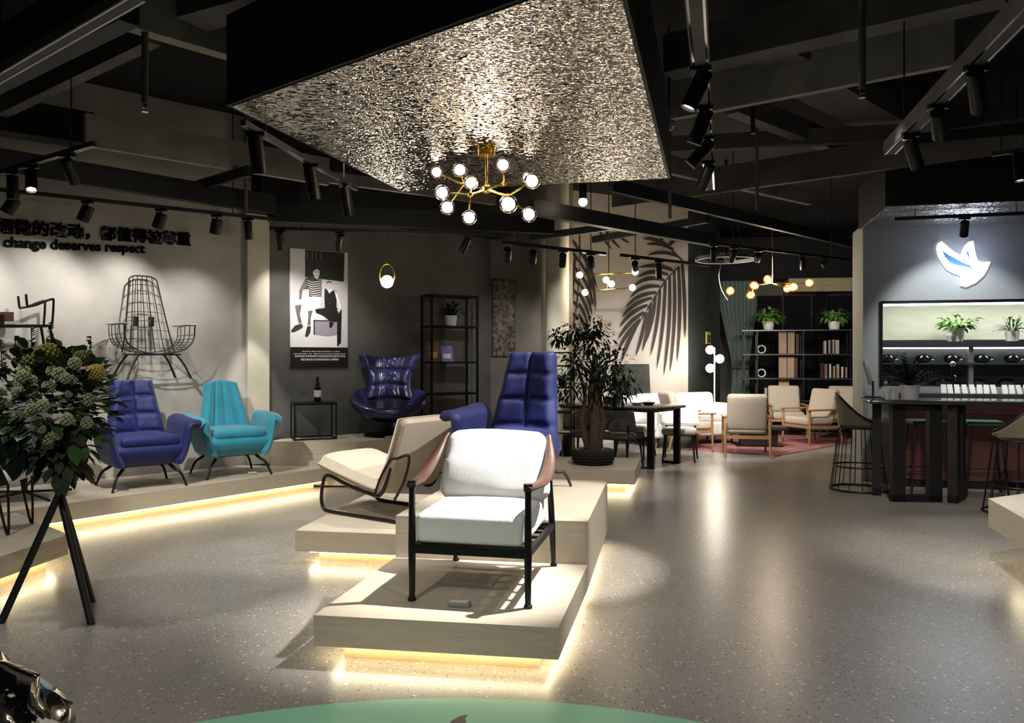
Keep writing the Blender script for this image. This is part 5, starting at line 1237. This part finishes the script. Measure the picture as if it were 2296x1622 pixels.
# ================================================================ bar recess fittings (local frame of the bar building)
RB = R(-14)
def bthing(name, label, cat, x, y, z, group=None, rz=0): return thing(name, label, cat, bl(x, y, z), RB + rz, group)
t = bthing('recess_shelf', 'black framed lit recess with glass shelves in the grey bar wall', 'shelf', .2, 0, 1.14)
f = MB(); f.box((1.55, .0, 1.01), (3.1, .04, .035)).box((.0, .0, .51), (.035, .04, 1.02))
f.build('frame', K['blackmetal'], t, smooth=False)
MB().box((1.55, .34, .505), (3.06, .62, .07)).build('divider_shelf', K['darkslate'] if K.setdefault('darkslate', mat('dark_slate', (58, 60, 62), .5)) else None, t, smooth=False)
MB().box((1.55, .34, .275), (3.06, .60, .02)).build('shelf_board', K['darkslate'], t, smooth=False)
MB().box((1.0, .10, .25), (.05, .05, .5)).build('post', K['satin2'] if K.setdefault('satin2', mat('satin_light', (140, 140, 138), .4, .4)) else None, t, smooth=False)
MB().box((1.55, .10, .985), (3.0, .03, .02)).build('led_strip', glow('recess_led', (255, 253, 240), 30), t, smooth=False)
MB().box((1.55, .12, .462), (3.0, .03, .014)).build('led_strip', glow('shelf_fill_glow', (245, 250, 255), 9), t, smooth=False)  # added glow strip that brightens the dark shelf and its back
MB().box((1.55, .60, .25), (3.04, .02, .44)).build('back_glass', mat('back_mirror', (110, 114, 114), .25, .6), t, smooth=False)
potted('potted_plant', 'bright green plant in a slim white vase in the lit recess below the neon bird', bl(1.10, .22, 1.681), .07, .16, .20, 100, .14, .055, 'leaflight', 31, up=.5, droop=.6)
potted('potted_plant', 'small dark plant in a white pot in the lit recess, at the right photo edge', bl(1.68, .22, 1.681), .08, .12, .16, 60, .10, .03, 'leafmid', 32, up=.9)
t = tag(MB().lathe([(0, 0), (.03, 0), (.05, .07), (.02, .13), (.025, .17), (.02, .17), (0, .12)], 16).build('white_vase', K['ceramic']), 'small white vase right beside the bright plant in the recess', 'vase'); t.location = bl(1.0, .16, 1.681)
GC = 'black cups on the recess shelves'
i = 0
for z, row, xs in ((1.4255, 'upper dark shelf', (.12, .52, .83, 1.16, 1.48)), (1.1405, 'lower dark shelf', (.22, .45, .73, 1.10, 1.42))):
    for j, x in enumerate(xs):
        t = bthing('serving_bowl', 'black lidded bowl, %s from the left on the %s' % (['first', 'second', 'third', 'fourth', 'fifth'][j], row), 'bowl', .2 + x, .22, z, GC)
        MB().lathe([(0, 0), (.05, 0), (.085, .03), (.09, .06), (.075, .085), (.03, .10), (0, .102)], 24).build('body', K['gloss'] if K.setdefault('gloss', mat('gloss_black', (16, 16, 17), .12, coat=1)) else None, t)
        MB().tube(smoothpath([(.07, 0, .07), (.12, 0, .075), (.125, 0, .045), (.085, 0, .03)], 4), .008, 6).build('handle', K['gloss'], t)
t = bthing('beer_tap', 'black column tap with chrome ball in the middle of the recess', 'tap', .98, -.012, 1.0805)
MB().cyl((0, 0, 0), (0, 0, .30), .026, 16).build('column', K['gloss'], t); MB().ball((0, 0, .33), .035, 16).build('ball', K['chrome'], t); MB().tube(smoothpath([(0, -.02, .2), (0, -.09, .19), (0, -.10, .13)], 4), .01, 8).build('spout', K['chrome'], t)
# counter in front of the recess with leaning brochures
t = bthing('bar_counter', 'dark bar counter with red-brown front below the lit recess', 'counter', .3, -.22, 0)
MB().box((1.5, 0, 1.055), (3.1, .40, .05)).build('countertop', mat('grey_stone', (78, 78, 78), .2, var=.15, vs=8), t, smooth=False)
MB().box((1.5, .02, .56), (3.0, .34, .94)).build('front_panel', mat('red_brown_panel', (92, 54, 48), .6, var=.1, vs=4), t, smooth=False)
MB().box((1.5, .03, .045), (2.96, .3, .09)).build('kickboard', K['black'], t, smooth=False)
BR = 'brochures on the bar counter'
rnd = random.Random(3); on = ['first', 'second', 'third', 'fourth', 'fifth', 'sixth', 'seventh', 'eighth', 'ninth', 'tenth', 'eleventh', 'twelfth', 'thirteenth', 'fourteenth', 'fifteenth']
for i, x in enumerate((.52, .59, .66, .74, .82, .89, .96, 1.04, 1.15, 1.22, 1.30, 1.37, 1.46, 1.53, 1.62)):
    t = bthing('brochure', 'white brochure leaning on the bar counter, %s from the left' % on[i], 'brochure', .3 + x, -.27, 1.0805, BR, rnd.uniform(-.2, .2))
    M = Matrix.Rotation(R(-28), 3, 'X'); MB().box(M @ Vector((0, 0, .055)), (.055, .006, .11), M=M).build('cover', K['paper'], t, smooth=False); MB().box(M @ Vector((0, .005, .054)), (.053, .006, .106), M=M).build('back_pages', K['greyfab'], t, smooth=False)
# ================================================================ high bar table with loop legs
TR = R(-15); TC = Vector((5.1, 8.2, 0)); t = thing('bar_table', 'high dark bar table on broad black loop legs in front of the lit bar recess', 'bar table', TC, TR)
MB().rbox((0, 0, 1.03), (2.7, .66, .045), .02, 8).build('tabletop', mat('dark_gloss_top', (52, 50, 48), .16, var=.2, vs=5, stretch=(2, 12, 12), coat=.4), t)
K['blackwood'] = mat('black_stained_wood', (20, 18, 18), .45, var=.2, vs=4, stretch=(12, 12, 2))
def loop(c, rz, W, H=1.0, th=.13, dp=.09):
    m = MB(); m.box((-(W - th) / 2, 0, H / 2), (th, dp, H)).box(((W - th) / 2, 0, H / 2), (th, dp, H)).box((0, 0, .035), (W, dp, .07)).box((0, 0, H - .03), (W, dp, .06))
    o = m.build('loop_leg', K['blackwood'], t, smooth=False); o.location = c; o.rotation_euler = (0, 0, rz); return o
inv = (Matrix.Translation(TC) @ Matrix.Rotation(TR, 4, 'Z')).inverted()
a = atd(2053, 0, 8.22); loop(inv @ Vector((a.x, a.y, 0)), R(12), .50)
a = atd(2160, 0, 8.12); loop(inv @ Vector((a.x, a.y + .12, 0)), R(62), .34, th=.12)
a = atd(1960, 0, 8.75); loop(inv @ Vector((a.x + .03, a.y, 0)), R(80), .40, th=.09)
loop(Vector((1.0, 0, 0)), R(90), .5)
# things on the table
def tb(px, d): a = atd(px, 0, d); return Vector((a.x, a.y, 1.0525))
def palm(label, loc):
    t = thing('potted_palm', label, 'potted plant', loc)
    MB().lathe([(0, 0), (.078, 0), (.10, .145), (.09, .145), (.085, .13), (0, .13)], 24).build('pot', K['ceramic'], t)
    b = MB(); rnd = random.Random(2)
    for i in range(48):
        a = rnd.uniform(0, 6.28); e = rnd.uniform(.5, 1.45); d = Vector((math.cos(a) * math.cos(e), math.sin(a) * math.cos(e), math.sin(e))); L = rnd.uniform(.22, .36); p0 = Vector((0, 0, .13))
        pts = [p0 + d * L * k / 8 - Vector((0, 0, .10 * (k / 8) ** 2 * math.cos(e))) for k in range(9)]; b.tube(pts, .002, 4)
        x = d.cross(Vector((0, 0, 1))).normalized()
        for k in range(2, 9):
            for s_ in (-1, 1): b.leaf(pts[k], d * .7 + x * s_, .08, .018, droop=.3, seg=2)
    b.build('foliage', K['leafdark'], t, recalc=False); MB().lathe([(0, .128), (.085, .128)], 14).build('soil', mat('soil', (40, 32, 26), .95), t)
palm('dark feathery palm in a white tapered pot on the high bar table', tb(2040, 8.45))
t = thing('desk_monitor', 'thin dark monitor seen from the side on the left end of the bar table', 'monitor', tb(1962, 8.72), R(62))
M = Matrix.Rotation(R(-14), 3, 'X'); MB().box(M @ Vector((0, 0, .28)), (.42, .02, .27), M=M).build('screen', K['satin2'], t, smooth=False); MB().box(M @ Vector((0, .012, .28)), (.40, .006, .25), M=M).build('back_cover', K['black'], t, smooth=False)
MB().box((0, .02, .09), (.06, .02, .18)).build('stand_neck', K['black'], t, smooth=False); MB().box((0, .02, .006), (.22, .16, .012)).build('stand_base', K['black'], t, smooth=False)
for i, (px, lb) in enumerate(((1992, 'white folded menu card left of the palm pot, first of two'), (2006, 'white folded menu card touching the palm pot side, second of two'))):
    t = thing('menu_card', lb, 'menu card', tb(px, 8.5), R(10), 'menu cards on the bar table'); 
    for s_ in (-1, 1):
        M = Matrix.Rotation(R(-14 * s_), 3, 'X'); MB().box(Vector((0, .022 * s_, .0)) + M @ Vector((0, 0, .065)), (.045, .003, .13), M=M).build('leaf_page', K['paper'], t, smooth=False)
t = thing('desk_lamp', 'tiny white ball lamp on a thin stem at the left of the bar table', 'lamp', tb(1986, 8.6)); MB().cyl((0, 0, 0), (0, 0, .15), .004, 8).lathe([(0, 0), (.03, 0), (.03, .006), (0, .006)], 16).build('stem', K['chrome'], t); MB().ball((0, 0, .165), .02, 14).build('ball', K['ceramic'], t)
# ================================================================ bar stools
def bar_stool(name, label, loc, rz, m='olive', group='bar stools'):
    t = thing(name, label, 'bar stool', loc, rz, group)
    def P(u, v):
        an = (u - .5) * PI * 1.25; r_ = .20 + .055 * v; h_ = .30 * (math.cos(an * .75) ** 2) + .03
        return Vector((r_ * math.sin(an), r_ * math.cos(an) - .02, .74 + h_ * v))
    MB().pad(P, 30, 12, .022, .022, .1, .05, .12).build('shell', K[m], t)
    MB().lathe([(0, .70), (.15, .70), (.215, .74), (.22, .78), (.19, .80), (0, .80)], 32).build('seat', K[m], t)
    MB().tube([P(u / 24, 1.0) + Vector((0, 0, .012)) for u in range(25)], .013, 8).build('rim', K['blackmetal'], t)
    for z, r_, k in ((.70, .21, .009), (.27, .265, .010), (.012, .30, .012)):
        MB().tube([(r_ * math.cos(2 * PI * i / 40), r_ * math.sin(2 * PI * i / 40), z) for i in range(40)], k, 8, True).build('ring', K['blackmetal'], t)
    for i in range(14):
        a = 2 * PI * i / 14; MB().tube([(.21 * math.cos(a), .21 * math.sin(a), .70), (.265 * math.cos(a), .265 * math.sin(a), .27), (.30 * math.cos(a), .30 * math.sin(a), .012)], .0055, 6).build('rod', K['blackmetal'], t)
    return t
a = atz(1925, 1098, 0); s0 = bar_stool('bar_stool', 'olive shell stool on a black wire cage at the left end of the bar table', a, R(74))
a = atd(2283, 0, 7.6); dup(s0, Vector((a.x, a.y, 0)), R(-150), 'olive shell bar stool on a wire cage at the right edge of the photo')
def plain_stool(label, loc, rz):
    t = thing('counter_stool', label, 'bar stool', loc, rz, 'slim stools behind the bar table')
    MB().rbox((0, 0, .78), (.36, .34, .05), .02, 8).build('seat', K['greenseat'], t)
    for sx in (-1, 1):
        for sy in (-1, 1): MB().tube([(sx * .14, sy * .13, .76), (sx * .20, sy * .19, 0)], .012, 8).build('leg', K['oxblood'], t)
    MB().tube([(sx * .178, sy * .168, .26) for sx, sy in ((-1, -1), (1, -1), (1, 1), (-1, 1))], .008, 6, True).build('footrest', K['oxblood'], t)
    return t
K['greenseat'] = mat('green_seat', (52, 96, 72), .6); K['oxblood'] = mat('oxblood_metal', (58, 30, 32), .4, .3)
a = atd(2075, 0, 8.74); s1 = plain_stool('slim dark red stool behind the left loop leg of the bar table', (a.x, a.y, 0), R(-10))
a = atd(2205, 0, 8.62); dup(s1, Vector((a.x, a.y, 0)), R(-20), 'slim dark red stool with green seat right of the bar table second leg')
